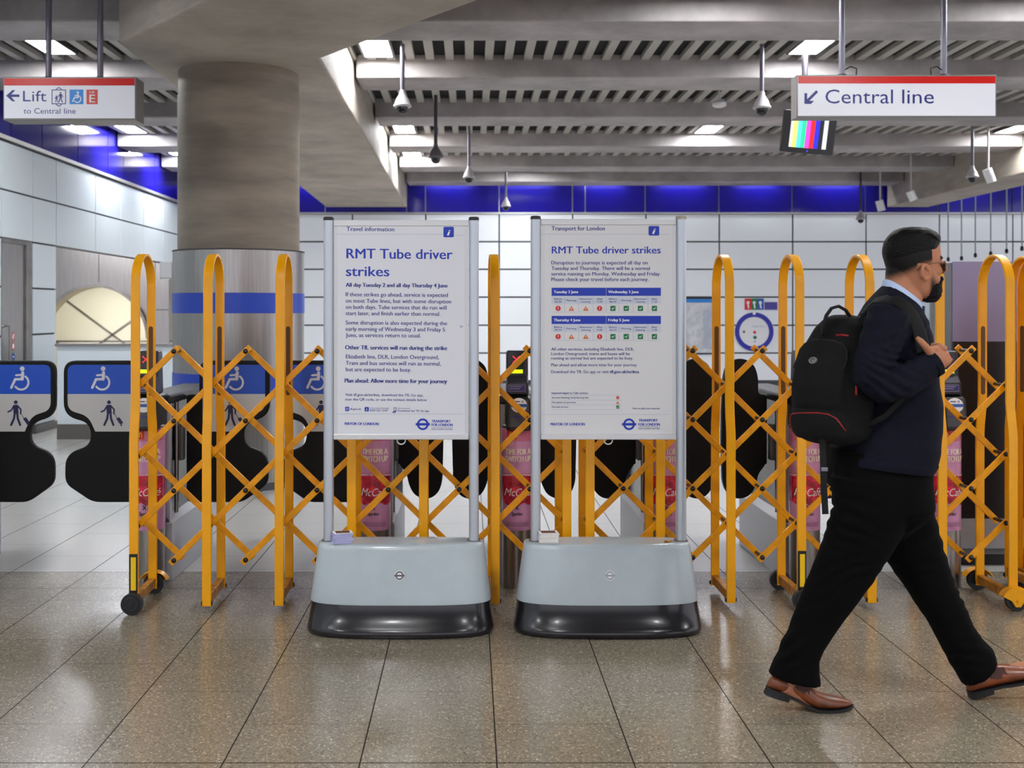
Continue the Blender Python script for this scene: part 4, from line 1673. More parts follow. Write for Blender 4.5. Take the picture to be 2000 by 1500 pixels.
# wide paddle, pixel offsets from the gate centre at PD; grows to the left
WP = [(-60, 704), (-210, 704), (-210, 812), (-157, 826), (-155, 868), (-207, 886), (-207, 944), (-152, 980), (-33, 980), (-33, 770), (-60, 770)]
WR = [22, 24, 34, 24, 26, 26, 16, 14, 12, 8, 4]
NP = [(50, 770), (50, 735), (57, 713), (72, 702), (85, 700), (100, 704), (112, 716), (117, 735), (120, 800), (121, 860), (119, 940), (112, 960), (98, 972), (80, 973), (64, 965), (54, 947), (50, 925), (40, 912), (36, 905.5), (33, 905), (33, 770)]


def wide_paddle(g, sgn, label, sc_=0.915):
    px = VX + g * F / PD
    def M(pts):
        return [((a if a > -50 else -33 + (a + 33) * sc_), b) for a, b in pts]
    t = thing('gate_paddle', (g + sgn * -0.1, PD, 0), label, 'gate paddle', 'wide accessible gate paddles')
    out = [(P(px + a * sgn, b, PD).x, P(px, b, PD).z) for a, b in M(rounded(WP, WR, 6))]
    q = MB()
    q.prism(out, PD - 0.02, PD + 0.02)
    q.build('padded_leaf', black_soft, t, bevel=0.012, bseg=3)
    dr = Draw(lambda u, v, l: P(px + u, v, PD) + Vector((0, -0.0212 - l * 2, 0)), [])
    top = rounded([(-68, 712), (-201, 712), (-201, 769), (-68, 769)], [10, 14, 0, 0], 5)
    dr.poly([(a * sgn, b) for a, b in M(top)], paddle_blue)
    low = rounded([(-68, 769), (-201, 769), (-201, 800), (-160, 812), (-146, 842), (-68, 842)], [0, 0, 16, 20, 0, 0], 5)
    dr.poly([(a * sgn, b) for a, b in M(low)], paddle_grey)
    wheelchair(dr, -127 * sgn - (6 * (sc_ > 0.95)), 739, 46, paddle_white, 2)
    walker(dr, -118 * sgn, 806, 50, paddle_ink, 2)
    dr.build('printed_sign', t)


def narrow_paddle(g, sgn, label):
    px = VX + g * F / PD
    t = thing('gate_paddle', (g + sgn * 0.1, PD, 0), label, 'gate paddle', 'narrow black gate paddles')
    q = MB()
    q.prism([(P(px + a * sgn, b, PD).x, P(px, b, PD).z) for a, b in rounded(NP, 14, 4)], PD - 0.02, PD + 0.02)
    q.build('padded_leaf', black_soft, t, bevel=0.012, bseg=3)


wide_paddle(-2.90, -1, 'wide gate paddle cut off by the left edge, blue wheelchair sign on top')
wide_paddle(gx[0], 1, 'wide gate paddle with wheelchair sign just left of the first yellow hoop', 0.98)
wide_paddle(gx[0], -1, 'wide gate paddle with wheelchair sign behind the second yellow hoop')
wide_paddle(gx[1], 1, 'wide gate paddle with wheelchair sign partly behind the left poster stand')
nl = ['narrow black gate paddle under the left poster, left of the gap', 'narrow black gate paddle under the right end of the left poster', 'narrow black gate paddle just right of the gate between the posters', 'narrow black gate paddle under the middle of the right poster',
      'narrow black gate paddle beside the right post of the right poster stand', 'narrow black gate paddle behind the third hoop from the right poster stand', 'narrow black gate paddle behind the backpack', 'narrow black gate paddle hidden behind the walking person']
i = 0
for a, b in zip(gx[1:-1], gx[2:]):
    narrow_paddle(a, 1, nl[i])
    narrow_paddle(b, -1, nl[i + 1])
    i += 2
# ------------------------------------------------------------------ the walking person
from mathutils.bvhtree import BVHTree
PY = 4.06                      # distance of the person's middle plane
PK = PY / F


def sgnpow(v, e):
    return math.copysign(abs(v) ** e, v)


def oring(b, f, hw, Y=PY, n=32, e=2.4, taper=0.0):
    """section through the body given by its back and front pixel, half width hw across the picture's depth"""
    pb, pf = P(b[0], b[1], Y), P(f[0], f[1], Y)
    c, ax = (pb + pf) / 2, (pf - pb) / 2
    out = []
    for k in range(n):
        a = 2 * math.pi * k / n
        ca, sa = math.cos(a), math.sin(a)
        out.append(c + ax * sgnpow(ca, 2 / e) + Vector((0, -hw * sgnpow(sa, 2 / e) * (1 - taper * max(0, ca)), 0)))
    return out


def limb(q, pts, n=20):
    """pts: (px, py, Y, r) or (px, py, Y, r in the picture plane, r in depth)"""
    q.tube([P(p[0], p[1], p[2]) for p in pts], [(p[3], p[4] if len(p) > 4 else p[3]) for p in pts], n, side=(0, 1, 0))


def solidify_union(q, voxel, smooth_it, fac=0.5):
    """one continuous skin over everything in q"""
    bmesh.ops.recalc_face_normals(q.bm, faces=q.bm.faces[:])
    me = bpy.data.meshes.new('tmp')
    q.bm.to_mesh(me)
    q.bm.free()
    ob = bpy.data.objects.new('tmp', me)
    COL.objects.link(ob)
    r = ob.modifiers.new('r', 'REMESH')
    r.mode = 'VOXEL'
    r.voxel_size = voxel
    s = ob.modifiers.new('s', 'SMOOTH')
    s.factor = fac
    s.iterations = smooth_it
    dg = bpy.context.evaluated_depsgraph_get()
    dg.update()
    me2 = bpy.data.meshes.new_from_object(ob.evaluated_get(dg))
    bpy.data.objects.remove(ob)
    bpy.data.meshes.remove(me)
    out = MB()
    out.bm.from_mesh(me2)
    bpy.data.meshes.remove(me2)
    return out


def crease(q, fn):
    q.bm.normal_update()
    mv = [(v, v.normal.copy() * fn(v.co)) for v in q.bm.verts]
    for v, d in mv:
        v.co += d


skin_rgb = (180, 122, 92)


def skin_material():
    m = mat('skin', skin_rgb, 0.58, bump=0.06, bscale=300, spec=0.22)
    nt = m.node_tree
    b = nt.nodes['Principled BSDF']
    at = nt.nodes.new('ShaderNodeAttribute')
    at.attribute_name = 'stubble'
    n = nt.nodes.new('ShaderNodeTexNoise')
    n.inputs['Scale'].default_value = 420
    tc = nt.nodes.new('ShaderNodeTexCoord')
    nt.links.new(tc.outputs['Object'], n.inputs['Vector'])
    ad = nt.nodes.new('ShaderNodeMath')
    ad.operation = 'MULTIPLY_ADD'
    nt.links.new(n.outputs['Fac'], ad.inputs[0])
    ad.inputs[1].default_value = 0.5
    ad.inputs[2].default_value = 0.75
    mu = nt.nodes.new('ShaderNodeMath')
    mu.operation = 'MULTIPLY'
    mu.use_clamp = True
    nt.links.new(at.outputs['Fac'], mu.inputs[0])
    nt.links.new(ad.outputs[0], mu.inputs[1])
    mx = nt.nodes.new('ShaderNodeMix')
    mx.data_type = 'RGBA'
    nt.links.new(mu.outputs[0], mx.inputs[0])
    mx.inputs[6].default_value = lin(skin_rgb)
    mx.inputs[7].default_value = lin((13, 10, 8))
    nt.links.new(mx.outputs[2], b.inputs['Base Color'])
    b.inputs['Subsurface Weight'].default_value = 0.08
    b.inputs['Subsurface Radius'].default_value = (0.01, 0.004, 0.002)
    return m


navy = mat('jacket_navy', (15, 16, 31), 0.9, spec=0.2, var=0.2, vscale=40, bump=0.35, bscale=260)
trouser_m = mat('trouser_black', (6, 6, 7), 0.95, spec=0.12, var=0.15, vscale=30, bump=0.3, bscale=300, stretch=(1, 1, 0.2))
shirt_m = mat('shirt_pale_blue', (178, 196, 226), 0.7)
hair_m = mat('hair_black', (8, 6, 5), 0.55, spec=0.18, var=0.4, vscale=30, stretch=(0.25, 1, 1.2), bump=0.6, bscale=120)
beard_m = mat('beard_black', (12, 9, 8), 0.7, spec=0.25, var=0.4, vscale=120, bump=0.8, bscale=220)
leather = mat('shoe_leather', (124, 62, 29), 0.38, var=0.35, vscale=7, coat=0.12)
elastic = mat('shoe_elastic', (74, 40, 32), 0.7)
sole_m = mat('shoe_sole', (18, 18, 20), 0.5)
lens_m = mat('lens_dark', (40, 26, 22), 0.08, spec=0.7)
wire_m = mat('glasses_wire', (120, 92, 66), 0.3, 0.8)
pack_m = mat('backpack_black', (12, 12, 13), 0.8, spec=0.25, var=0.2, vscale=60, bump=0.5, bscale=350)
pack_s = mat('backpack_strap', (15, 16, 17), 0.7, spec=0.3, bump=0.4, bscale=400)
pack_mesh = mat('backpack_side', (34, 36, 44), 0.8, bump=0.5, bscale=300)
pack_red = mat('backpack_red', (150, 26, 24), 0.6)
pack_logo = mat('backpack_logo', (120, 118, 112), 0.4, 0.3)
metal_b = mat('buckle_grey', (120, 120, 130), 0.35, 0.6)

person = thing('person', (P(1700, 0, PY).x, PY, 0), 'bearded person in navy jacket and black trousers striding right with a black backpack', 'person')

# ---- head shape: pixel rows with back, front and half width
HEAD = [(449, 1766, 1802, 0.032), (454, 1753, 1815, 0.048), (462, 1742, 1825, 0.061), (472, 1733.5, 1831, 0.070), (484, 1729, 1834, 0.075), (496, 1727, 1835.5, 0.077), (506, 1728, 1837, 0.077),
        (513, 1730, 1835.5, 0.076), (520, 1732, 1834.5, 0.074), (530, 1738, 1834.5, 0.072), (540, 1744, 1835, 0.069), (550, 1751, 1834.5, 0.065), (560, 1758, 1833, 0.060), (570, 1768, 1831, 0.053), (578, 1780, 1828, 0.043), (583, 1794, 1822, 0.026)]


def head_row(v):
    v = max(HEAD[0][0], min(HEAD[-1][0], v))
    for a, b in zip(HEAD[:-1], HEAD[1:]):
        if a[0] <= v <= b[0]:
            f = (v - a[0]) / (b[0] - a[0])
            return [a[i] + (b[i] - a[i]) * f for i in range(1, 4)]


def head_pt(v, th, out=0.0):
    """th = 0 at the face, pi at the back; positive towards the camera"""
    b, f, hw = head_row(v)
    cx = (b + f) / 2
    hx = (f - b) / 2 * PK
    ca, sa = math.cos(th), math.sin(th)
    e = 2 / 2.25
    x = (cx - VX) * PK + (hx + out) * sgnpow(ca, e)
    y = PY - (hw + out) * sgnpow(sa, e) * (1 - 0.16 * max(0, ca))
    return Vector((x, y, H - (v - VY) * PK))


q = MB()
q.rings([[head_pt(r[0], 2 * math.pi * k / 40) for k in range(40)] for r in HEAD])
# neck
q.rings([oring((1733, 515), (1800, 545), 0.054), oring((1731, 545), (1799, 580), 0.056), oring((1726, 565), (1797, 600), 0.062), oring((1715, 590), (1796, 630), 0.08)])
# nose, brow, lips, cheeks
q.tube([P(1833.5, 506, PY), P(1839, 513, PY), P(1843, 519.5, PY), P(1845.5, 526.5, PY), P(1840, 533, PY)], [(0.006, 0.008), (0.008, 0.008), (0.009, 0.010), (0.0105, 0.013), (0.006, 0.012)], 14, side=(0, 1, 0))
for s in (-1, 1):
    q.ball(P(1840, 531, PY) + Vector((-0.001, s * 0.012, 0)), 0.0078)
    q.ball(P(1830, 504.5, PY) + Vector((0, s * 0.026, 0)), 0.0090, sy=2.3, sz=0.8)
    q.ball(P(1820, 529, PY) + Vector((0, s * 0.041, 0)), 0.0195, sx=1.1, sy=0.75, sz=1.05)
q.ball(P(1834.8, 547, PY), 0.0075, sy=2.6, sz=0.7)
q.ball(P(1834.2, 552, PY), 0.0080, sy=2.3, sz=0.8)
# ears
for s in (-1, 1):
    ey = PY + s * 0.0755
    c = P(1790, 535, PY)
    rim = []
    for k in range(15):
        a = math.radians(-50 + 275 * k / 14)
        rim.append(Vector((c.x + 0.018 * math.cos(a) - 0.004 * math.sin(a), ey + s * (0.009 + 0.007 * max(0, -math.cos(a))), c.z + 0.029 * math.sin(a) + 0.004)))
    q.tube(rim, [0.0042] * 15, 8)
    q.tube([p_ + Vector((0.0 if abs(p_.x - c.x) < 0.004 else (0.0065 if p_.x < c.x else -0.0065), -s * 0.001, (c.z - p_.z) * 0.25)) for p_ in rim[3:12]], [0.0028] * 9, 8)
    q.ball((c.x - 0.003, ey - s * 0.001, c.z + 0.002), 0.015, sx=1.0, sy=0.42, sz=1.6)
    q.tube([(c.x - 0.009, ey + s * 0.009, c.z - 0.016), (c.x - 0.002, ey + s * 0.007, c.z - 0.024), (c.x + 0.006, ey + s * 0.005, c.z - 0.021), (c.x + 0.010, ey + s * 0.003, c.z - 0.012)], [0.005, 0.0075, 0.007, 0.004], 10)
    q.ball((c.x + 0.013, ey + s * 0.006, c.z - 0.002), 0.006, sy=0.8, sz=1.3)
# trunk, arms and legs under the clothes
q.rings([oring((1660, 930), (1785, 935), 0.125), oring((1690, 830), (1800, 840), 0.13), oring((1700, 700), (1788, 700), 0.14), oring((1708, 635), (1780, 645), 0.13), oring((1718, 590), (1786, 615), 0.07)])
ARM = [(1738, 622, 3.90, 0.050), (1724, 662, 3.866, 0.046), (1708, 706, 3.842, 0.044), (1706, 734, 3.832, 0.040), (1728, 746, 3.830, 0.038), (1764, 740, 3.830, 0.036), (1798, 725, 3.834, 0.033), (1824, 709, 3.836, 0.0285, 0.024)]
limb(q, ARM)
limb(q, [(1738, 622, 4.22, 0.050), (1722, 680, 4.255, 0.045), (1722, 746, 4.262, 0.040), (1748, 790, 4.25, 0.036), (1768, 815, 4.235, 0.028), (1774, 826, 4.23, 0.024)])
limb(q, [(1708, 935, 4.0, 0.075), (1676, 1040, 3.995, 0.068), (1630, 1150, 4.0, 0.052), (1596, 1220, 4.0, 0.046), (1552, 1310, 4.0, 0.036), (1538, 1342, 4.0, 0.036), (1575, 1368, 4.0, 0.026), (1630, 1374, 4.0, 0.02)])
limb(q, [(1726, 935, 4.125, 0.075), (1768, 1040, 4.12, 0.068), (1806, 1135, 4.112, 0.052), (1850, 1215, 4.108, 0.046), (1902, 1300, 4.107, 0.036), (1914, 1322, 4.107, 0.034), (1955, 1315, 4.107, 0.026), (2020, 1298, 4.107, 0.02)])


# ---- hands
def hand(q, W, KN, n_in, thumb, curl):
    """W wrist point, KN four knuckles (index to little), n_in direction into the grip, thumb chain, curl offsets"""
    mid = sum(KN, Vector()) / 4
    span = (KN[3] - KN[0])
    palm_c = W.lerp(mid, 0.55)
    q.tube([W.lerp(mid, -0.35), W.lerp(mid, 0.2), W.lerp(mid, 0.6), W.lerp(mid, 0.98)], [(0.022, 0.026), (0.021, 0.033), (0.019, 0.040), (0.0135, 0.040)], 16, side=span.normalized())
    for i, kp in enumerate(KN):
        r = (0.0102, 0.0106, 0.0100, 0.0088)[i]
        sc_ = (0.95, 1.05, 1.0, 0.8)[i]
        pts = [kp.lerp(W, 0.35), kp] + [kp + c * sc_ for c in curl]
        q.tube(pts, [r * 1.05, r * 1.12, r * 1.0, r * 1.02, r * 0.9, r * 0.55], 12)
        q.ball(kp, r * 1.12, n=10)
    q.tube(thumb, [0.017, 0.0145, 0.0125, 0.0112, 0.0065], 12)


W = P(1827, 713, 3.838)
KN = [P(1834.5, 675.5, 3.840), P(1843.5, 680.5, 3.834), P(1848.5, 692.5, 3.834), P(1847.5, 707, 3.840)]
curl = [Vector((0.006, 0.034, 0.0)), Vector((-0.016, 0.050, -0.001)), Vector((-0.036, 0.044, -0.002)), Vector((-0.044, 0.034, -0.002))]
thumb = [P(1824, 701, 3.836), P(1815, 687, 3.822), P(1806, 675, 3.810), P(1797.5, 666, 3.806), P(1790, 658.5, 3.812)]
hand(q, W, KN, None, thumb, curl)
q.tube([P(1811, 684, 3.822), P(1823, 682, 3.832), P(1833, 679, 3.840)], [0.0105, 0.0125, 0.010], 10)
W2 = P(1776, 830, 4.228)
KN2 = [P(1794, 842, 4.20), P(1795, 846, 4.215), P(1793, 850, 4.23), P(1789, 853, 4.243)]
curl2 = [Vector((0.018, -0.006, -0.03)), Vector((0.008, -0.012, -0.05)), Vector((-0.006, -0.014, -0.058)), Vector((-0.014, -0.014, -0.056))]
hand(q, W2, KN2, None, [P(1778, 834, 4.22), P(1788, 836, 4.19), P(1797, 842, 4.18), P(1800, 852, 4.178), P(1800, 860, 4.178)], curl2)
body = solidify_union(q, 0.0032, 3)


def ss(a, b, x):
    t = max(0.0, min(1.0, (x - a) / (b - a)))
    return t * t * (3 - 2 * t)


HL = [(1700, 536), (1731, 534), (1753, 527), (1780, 513), (1801, 508), (1816, 500), (1825, 488), (1834, 478), (1845, 476)]


def hairline(u):
    for a, b in zip(HL[:-1], HL[1:]):
        if u <= b[0]:
            f = max(0, (u - a[0]) / (b[0] - a[0]))
            return a[1] + (b[1] - a[1]) * f
    return HL[-1][1]


lay = body.bm.verts.layers.float.new('stubble')
for v in body.bm.verts:
    u, w_ = VX + v.co.x / PK, VY - (v.co.z - H) / PK
    s = 0.0
    if w_ < 600 and 1715 < u < 1850:
        hl = hairline(u)
        # shaved fade under the hairline
        if u < 1806:
            s = max(s, 1.08 * (1 - ss(hl - 3, hl + (23 if u < 1775 else 15), w_)))
        # beard shadow over jaw and cheek
        if u > 1794:
            line = 522 + (u - 1796) * 0.95 if u < 1820 else 545 + (u - 1820) * 0.1
            s = max(s, 0.95 * ss(line - 4, line + 22, w_) * ss(1800, 1810, u))
            if u > 1829 and 537 < w_ < 546:
                s = max(s, 0.85)
            if u > 1826 and 500 < w_ < 507 and abs(abs(v.co.y - PY) - 0.03) < 0.024:
                s = max(s, 0.9)
        if abs(v.co.y - PY) > 0.0735 and 1776 < u < 1804 and 516 < w_ < 553:
            s = 0
    v[lay] = s
bo = body.build('body', skin_material(), person, smooth=True, angle=180)

# ---- hair shell, beard, moustache
q = MB()
NT, NS = 96, 30
grid = []
for i in range(NT):
    th = 2 * math.pi * i / NT
    v = 500
    for _ in range(12):
        u = VX + head_pt(v, th).x / PK
        v = 0.5 * v + 0.5 * hairline(u)
    v0 = v
    col_ = []
    for j in range(NS):
        s = j / (NS - 1)
        vv = v0 + (449.2 - v0) * (1 - (1 - s) ** 1.25)
        front = max(0, math.cos(th)) ** 3
        t = -0.0035 + 0.0130 * ss(0.0, 0.75, s) + 0.005 * front * ss(0.0, 0.3, s)
        t += 0.0018 * ss(0.1, 0.5, s) * noise.noise(Vector((th * 3.2, vv * 0.05, 1.0)) * 1.6)
        t += 0.0014 * ss(0.12, 0.4, s) * noise.noise(Vector((th * 22 + vv * 0.12, vv * 0.08, 3.0)))
        p = head_pt(vv, th, t)
        p.z += 0.008 * ss(0.55, 1.0, s)
        p.x += 0.007 * front * ss(0.0, 0.5, s) * (1 - ss(0.6, 1, s))
        col_.append(p)
    grid.append(col_)
vv = [[q.bm.verts.new(p) for p in c_] for c_ in grid]
for i in range(NT):
    for j in range(NS - 1):
        q.bm.faces.new((vv[i][j], vv[(i + 1) % NT][j], vv[(i + 1) % NT][j + 1], vv[i][j + 1]))
q.bm.faces.new([vv[i][NS - 1] for i in range(NT)])
q.build('hair', hair_m, person, smooth=True, angle=180)
# locks combed back over the top
q = MB()
rr = random.Random(3)
for i in range(60):
    a = rr.uniform(-0.85, 0.85)
    u0 = rr.uniform(1770, 1832)
    pts = []
    for k in range(6):
        f = k / 5
        u = u0 - 34 * f
        vtop = 444 + 0.0075 * (u - 1783) ** 2 * (0.75 if u < 1783 else 1.15)
        y = PY + a * 0.066 + 0.006 * math.sin(f * 3 + i)
        p = P(u, vtop + 3.0 - 4.0 * math.sin(f * math.pi), PY)
        p.y = y
        p.z -= 0.030 * abs(a) ** 2.4 + 0.004
        pts.append(p)
    q.tube(pts, [(0.001, 0.001), (0.0028, 0.004), (0.0034, 0.005), (0.0032, 0.005), (0.0022, 0.003), (0.0006, 0.001)], 6)
q.build('hair_locks', hair_m, person, smooth=True, angle=180)
q = MB()
q.rings([oring((1806, 556), (1833.5, 551), 0.046, taper=0.25), oring((1801, 562), (1836, 557), 0.058, taper=0.25), oring((1799, 572), (1837, 567), 0.058, taper=0.3), oring((1800, 581), (1836, 577), 0.051, taper=0.3), oring((1804, 588), (1832, 585), 0.038, taper=0.3), oring((1812, 591), (1827, 590), 0.018)])
for s in (-1, 1):
    q.tube([P(1838, 541, PY) + Vector((0, s * 0.003, 0)), P(1837, 543.5, PY) + Vector((0, s * 0.016, 0)), P(1832, 550, PY) + Vector((0, s * 0.030, 0)), P(1827, 559, PY) + Vector((0, s * 0.040, 0))], [0.005, 0.0055, 0.0055, 0.006], 8)
bd = solidify_union(q, 0.0035, 2)
crease(bd, lambda c: 0.0022 * noise.noise(c * 120) + 0.0015 * noise.noise(c * 260))
bd.build('beard', beard_m, person, smooth=True, angle=180)

# ---- glasses
q = MB()
for s in (-1, 1):
    ey = PY + s * 0.0785
    q.tube([P(1781, 527, PY).xz.to_3d()] if False else [Vector((P(1774, 530, PY).x, ey, P(0, 530, PY).z)), Vector((P(1784, 519, PY).x, ey + s * 0.001, P(0, 519, PY).z)), Vector((P(1810, 515.5, PY).x, ey, P(0, 515.5, PY).z)), Vector((P(1830, 514.5, PY).x, PY + s * 0.070, P(0, 514.5, PY).z)), Vector((P(1834.5, 514.5, PY).x, PY + s * 0.060, P(0, 514.5, PY).z))], [0.0024, 0.0024, 0.0013, 0.0013, 0.0016], 8)
gl_ = q.build('glasses_frame', wire_m, person, smooth=True, angle=180)
gl_['label'] = 'thin wire frame of the sunglasses'
for s in (-1, 1):
    q = MB()
    cl = P(1837.0, 520.5, PY) + Vector((0, s * 0.034, 0))
    rot = Matrix.Rotation(math.radians(s * 14), 3, 'Z')
    for rs, th_, mi in ((1.0, 0.0012, 0),):
        ringA, ringB = [], []
        for k in range(28):
            a = 2 * math.pi * k / 28
            lp = Vector((0, 0.0265 * sgnpow(math.cos(a), 0.85), 0.0195 * sgnpow(math.sin(a), 0.85) - 0.001))
            ringA.append(cl + rot @ (lp + Vector((-th_, 0, 0))))
            ringB.append(cl + rot @ (lp + Vector((th_, 0, 0))))
        q.rings([ringA, ringB])
    ln = q.build('lens', lens_m, gl_, smooth=True)
    q = MB()
    q.tube([(a_ + b_) / 2 for a_, b_ in zip(ringA, ringB)] + [(ringA[0] + ringB[0]) / 2], 0.0015, 6, caps=False)
    q.build('lens_rim', wire_m, gl_, smooth=True, angle=180)
q = MB()
q.tube([P(1837, 517, PY) + Vector((0, -0.009, 0)), P(1842, 513, PY), P(1837, 517, PY) + Vector((0, 0.009, 0))], 0.0013, 6)
q.build('bridge', wire_m, gl_, smooth=True, angle=180)

# ---- jacket
q = MB()
q.rings([oring((1630, 898), (1811, 921), 0.180), oring((1634, 888), (1817, 910), 0.188), oring((1642, 860), (1825, 880), 0.190), oring((1656, 825), (1829, 842), 0.190), oring((1668, 780), (1827, 792), 0.190), oring((1675, 735), (1820, 742), 0.192),
         oring((1678, 690), (1811, 694), 0.198), oring((1680, 650), (1804, 660), 0.200), oring((1686, 618), (1800, 640), 0.19), oring((1698, 592), (1798, 628), 0.165), oring((1712, 573), (1797, 618), 0.118), oring((1722, 561), (1794, 606), 0.084), oring((1726, 556), (1791, 600), 0.074)])
SLV = [(1738, 614, 3.89, 0.078), (1722, 662, 3.862, 0.072), (1706, 708, 3.838, 0.069), (1700, 738, 3.828, 0.065), (1722, 754, 3.826, 0.060), (1762, 745, 3.828, 0.060), (1796, 728, 3.834, 0.054), (1818, 714, 3.838, 0.047), (1826, 709.5, 3.839, 0.045)]
limb(q, SLV, 24)
limb(q, [(1738, 614, 4.23, 0.078), (1722, 680, 4.26, 0.068), (1720, 748, 4.265, 0.060), (1746, 788, 4.25, 0.052), (1766, 812, 4.236, 0.044)], 24)
jk = solidify_union(q, 0.0075, 5)


def jfold(c):
    u, v = VX + c.x * F / c.y, VY - (c.z - H) * F / c.y
    n = 0.0
    wv = 26 * noise.noise(c * 6.0)
    v += wv
    u += 18 * noise.noise(c * 4.0 + Vector((5, 0, 0)))
    # folds radiating from elbow and armpit, soft bagginess elsewhere
    if c.y < 3.97:
        w1 = math.exp(-((u - 1735) ** 2 + (v - 725) ** 2) / 2600.0)
        n += 0.008 * w1 * math.sin((v - 0.55 * u) * 0.33)
        w2 = math.exp(-((u - 1775) ** 2 + (v - 660) ** 2) / 2200.0)
        n += 0.006 * w2 * math.sin((v * 0.5 + u) * 0.26)
        w3 = math.exp(-((u - 1725) ** 2 + (v - 640) ** 2) / 2600.0)
        n += 0.004 * w3 * math.sin((v + u * 0.3) * 0.25)
    n += 0.005 * noise.noise(Vector((c.x * 5, c.y * 5, c.z * 11)))
    n += 0.004 * noise.noise(Vector((c.x * 9 + 3, c.y * 9, c.z * 7))) * ss(780, 900, v)
    return n


crease(jk, jfold)
jbvh = BVHTree.FromBMesh(jk.bm)
jo = jk.build('jacket', navy, person, smooth=True, angle=180)
q = MB()
q.tube([P(1818.5, 713.7, 3.838), P(1829, 708, 3.8392)], [0.0475, 0.0465], 28, side=(0, 1, 0), caps=False)
q.tube([P(1829, 708, 3.8392), P(1818.5, 713.7, 3.838)], [0.0425, 0.0425], 28, side=(0, 1, 0), caps=False)
q.build('cuff', navy, jo, smooth=True, angle=180)
# hem band
q = MB()
q.rings([oring((1628, 899), (1811.5, 922.5), 0.183), oring((1633, 886), (1819, 909), 0.193), oring((1636, 882), (1821, 905), 0.190)], False, False)
q.build('hem_band', navy, jo, smooth=True, angle=180)
# lower pocket edge glint on the jacket
# ---- shirt collar and front
q = MB()
q.rings([oring((1724, 560), (1797, 612), 0.074), oring((1727, 546), (1797.5, 596), 0.0655), oring((1729, 545.5), (1796, 595), 0.063)], False, False)
sh = q.build('shirt_collar', shirt_m, person, smooth=True, angle=180)
q = MB()
pts0, pts1 = [], []
for k in range(7):
    f = k / 6
    y = -0.05 + 0.1 * f
    pts0.append(P(1797.5 - 90 * abs(y) ** 1.3, 598, PY) + Vector((0, y, 0)))
    pts1.append(P(1803.5 - 110 * abs(y) ** 1.3, 664, PY) + Vector((0, y * 0.5, 0)))
vs0 = [q.bm.verts.new(p) for p in pts0]
vs1 = [q.bm.verts.new(p) for p in pts1]
vs2 = [q.bm.verts.new(p + Vector((-0.02, 0, 0))) for p in pts0]
vs3 = [q.bm.verts.new(p + Vector((-0.02, 0, 0))) for p in pts1]
for a, b in ((vs0, vs1), (vs2, vs3), (vs0, vs2), (vs1, vs3)):
    for i in range(6):
        q.bm.faces.new((a[i], a[i + 1], b[i + 1], b[i]))
q.build('shirt_front', shirt_m, person, smooth=True, angle=60)
q = MB()
q.ball(P(1796, 606, PY) + Vector((0, -0.03, 0)), 0.0042, n=10)
q.build('collar_button', label_purple, sh, smooth=True)

# ---- trousers
q = MB()
q.rings([oring((1626, 872), (1812, 885), 0.165), oring((1622, 915), (1812, 922), 0.175), oring((1628, 950), (1813, 955), 0.180), oring((1634, 990), (1816, 990), 0.180), oring((1664, 1022), (1796, 1022), 0.13), oring((1700, 1050), (1766, 1050), 0.06)])


def leg(rows, Y):
    q.rings([oring(r[0], r[1], r[2], Y if len(r) < 4 else r[3], e=2.2) for r in rows])


leg([((1624, 930), (1790, 940), 0.10, 3.975), ((1632, 985), (1776, 1010), 0.105, 3.975), ((1612, 1045), (1748, 1066), 0.100, 3.98), ((1594, 1096), (1716, 1112), 0.093, 3.985), ((1574, 1145), (1680, 1164), 0.084, 3.99), ((1549, 1206), (1642, 1214), 0.078, 4.0),
     ((1526, 1264), (1606, 1266), 0.074, 4.0), ((1514, 1288), (1598, 1292), 0.077, 4.0), ((1503, 1313), (1602, 1330), 0.083, 4.0), ((1502, 1317), (1602, 1337), 0.083, 4.0)], 4.0)
leg([((1650, 950), (1814, 935), 0.10, 4.14), ((1672, 1010), (1820, 990), 0.105, 4.14), ((1712, 1066), (1832, 1044), 0.098, 4.13), ((1744, 1110), (1848, 1096), 0.090, 4.12), ((1776, 1158), (1870, 1156), 0.082, 4.115), ((1814, 1216), (1897, 1216), 0.077, 4.11),
     ((1842, 1266), (1916, 1246), 0.075, 4.107), ((1862, 1306), (1936, 1266), 0.078, 4.107), ((1879, 1334), (1941, 1284), 0.083, 4.107), ((1881, 1338), (1942, 1287), 0.083, 4.107)], 4.11)
tr = solidify_union(q, 0.0075, 4)


def tfold(c):
    u, v = VX + c.x * F / c.y, VY - (c.z - H) * F / c.y
    n = 0.004 * noise.noise(Vector((c.x * 4, c.y * 5, c.z * 12)))
    v += 34 * noise.noise(c * 5.0)
    u += 24 * noise.noise(c * 3.4 + Vector((5, 0, 0)))
    for (a, b, rr_, sl, amp) in ((1650, 1010, 3200, -0.35, 0.005), (1800, 1080, 2600, 0.4, 0.006), (1860, 1160, 2200, 0.5, 0.004), (1550, 1280, 1600, 0.6, 0.006), (1890, 1290, 1500, -0.5, 0.004), (1650, 1130, 2600, 0.3, 0.004)):
        w_ = math.exp(-((u - a) ** 2 + (v - b) ** 2) / rr_)
        n += amp * w_ * math.sin((v + sl * u) * 0.22)
    return n


crease(tr, tfold)
tr.build('trousers', trouser_m, person, smooth=True, angle=180)

# ---- shoes
ST = [(0.000, 0.028, 0.052, 0.010), (0.010, 0.027, 0.070, 0.024), (0.035, 0.026, 0.084, 0.032), (0.075, 0.022, 0.088, 0.034), (0.115, 0.018, 0.088, 0.036), (0.150, 0.012, 0.080, 0.040), (0.185, 0.008, 0.066, 0.0445), (0.220, 0.007, 0.053, 0.047), (0.255, 0.008, 0.046, 0.045), (0.285, 0.010, 0.040, 0.037), (0.308, 0.013, 0.033, 0.024), (0.320, 0.017, 0.026, 0.009)]


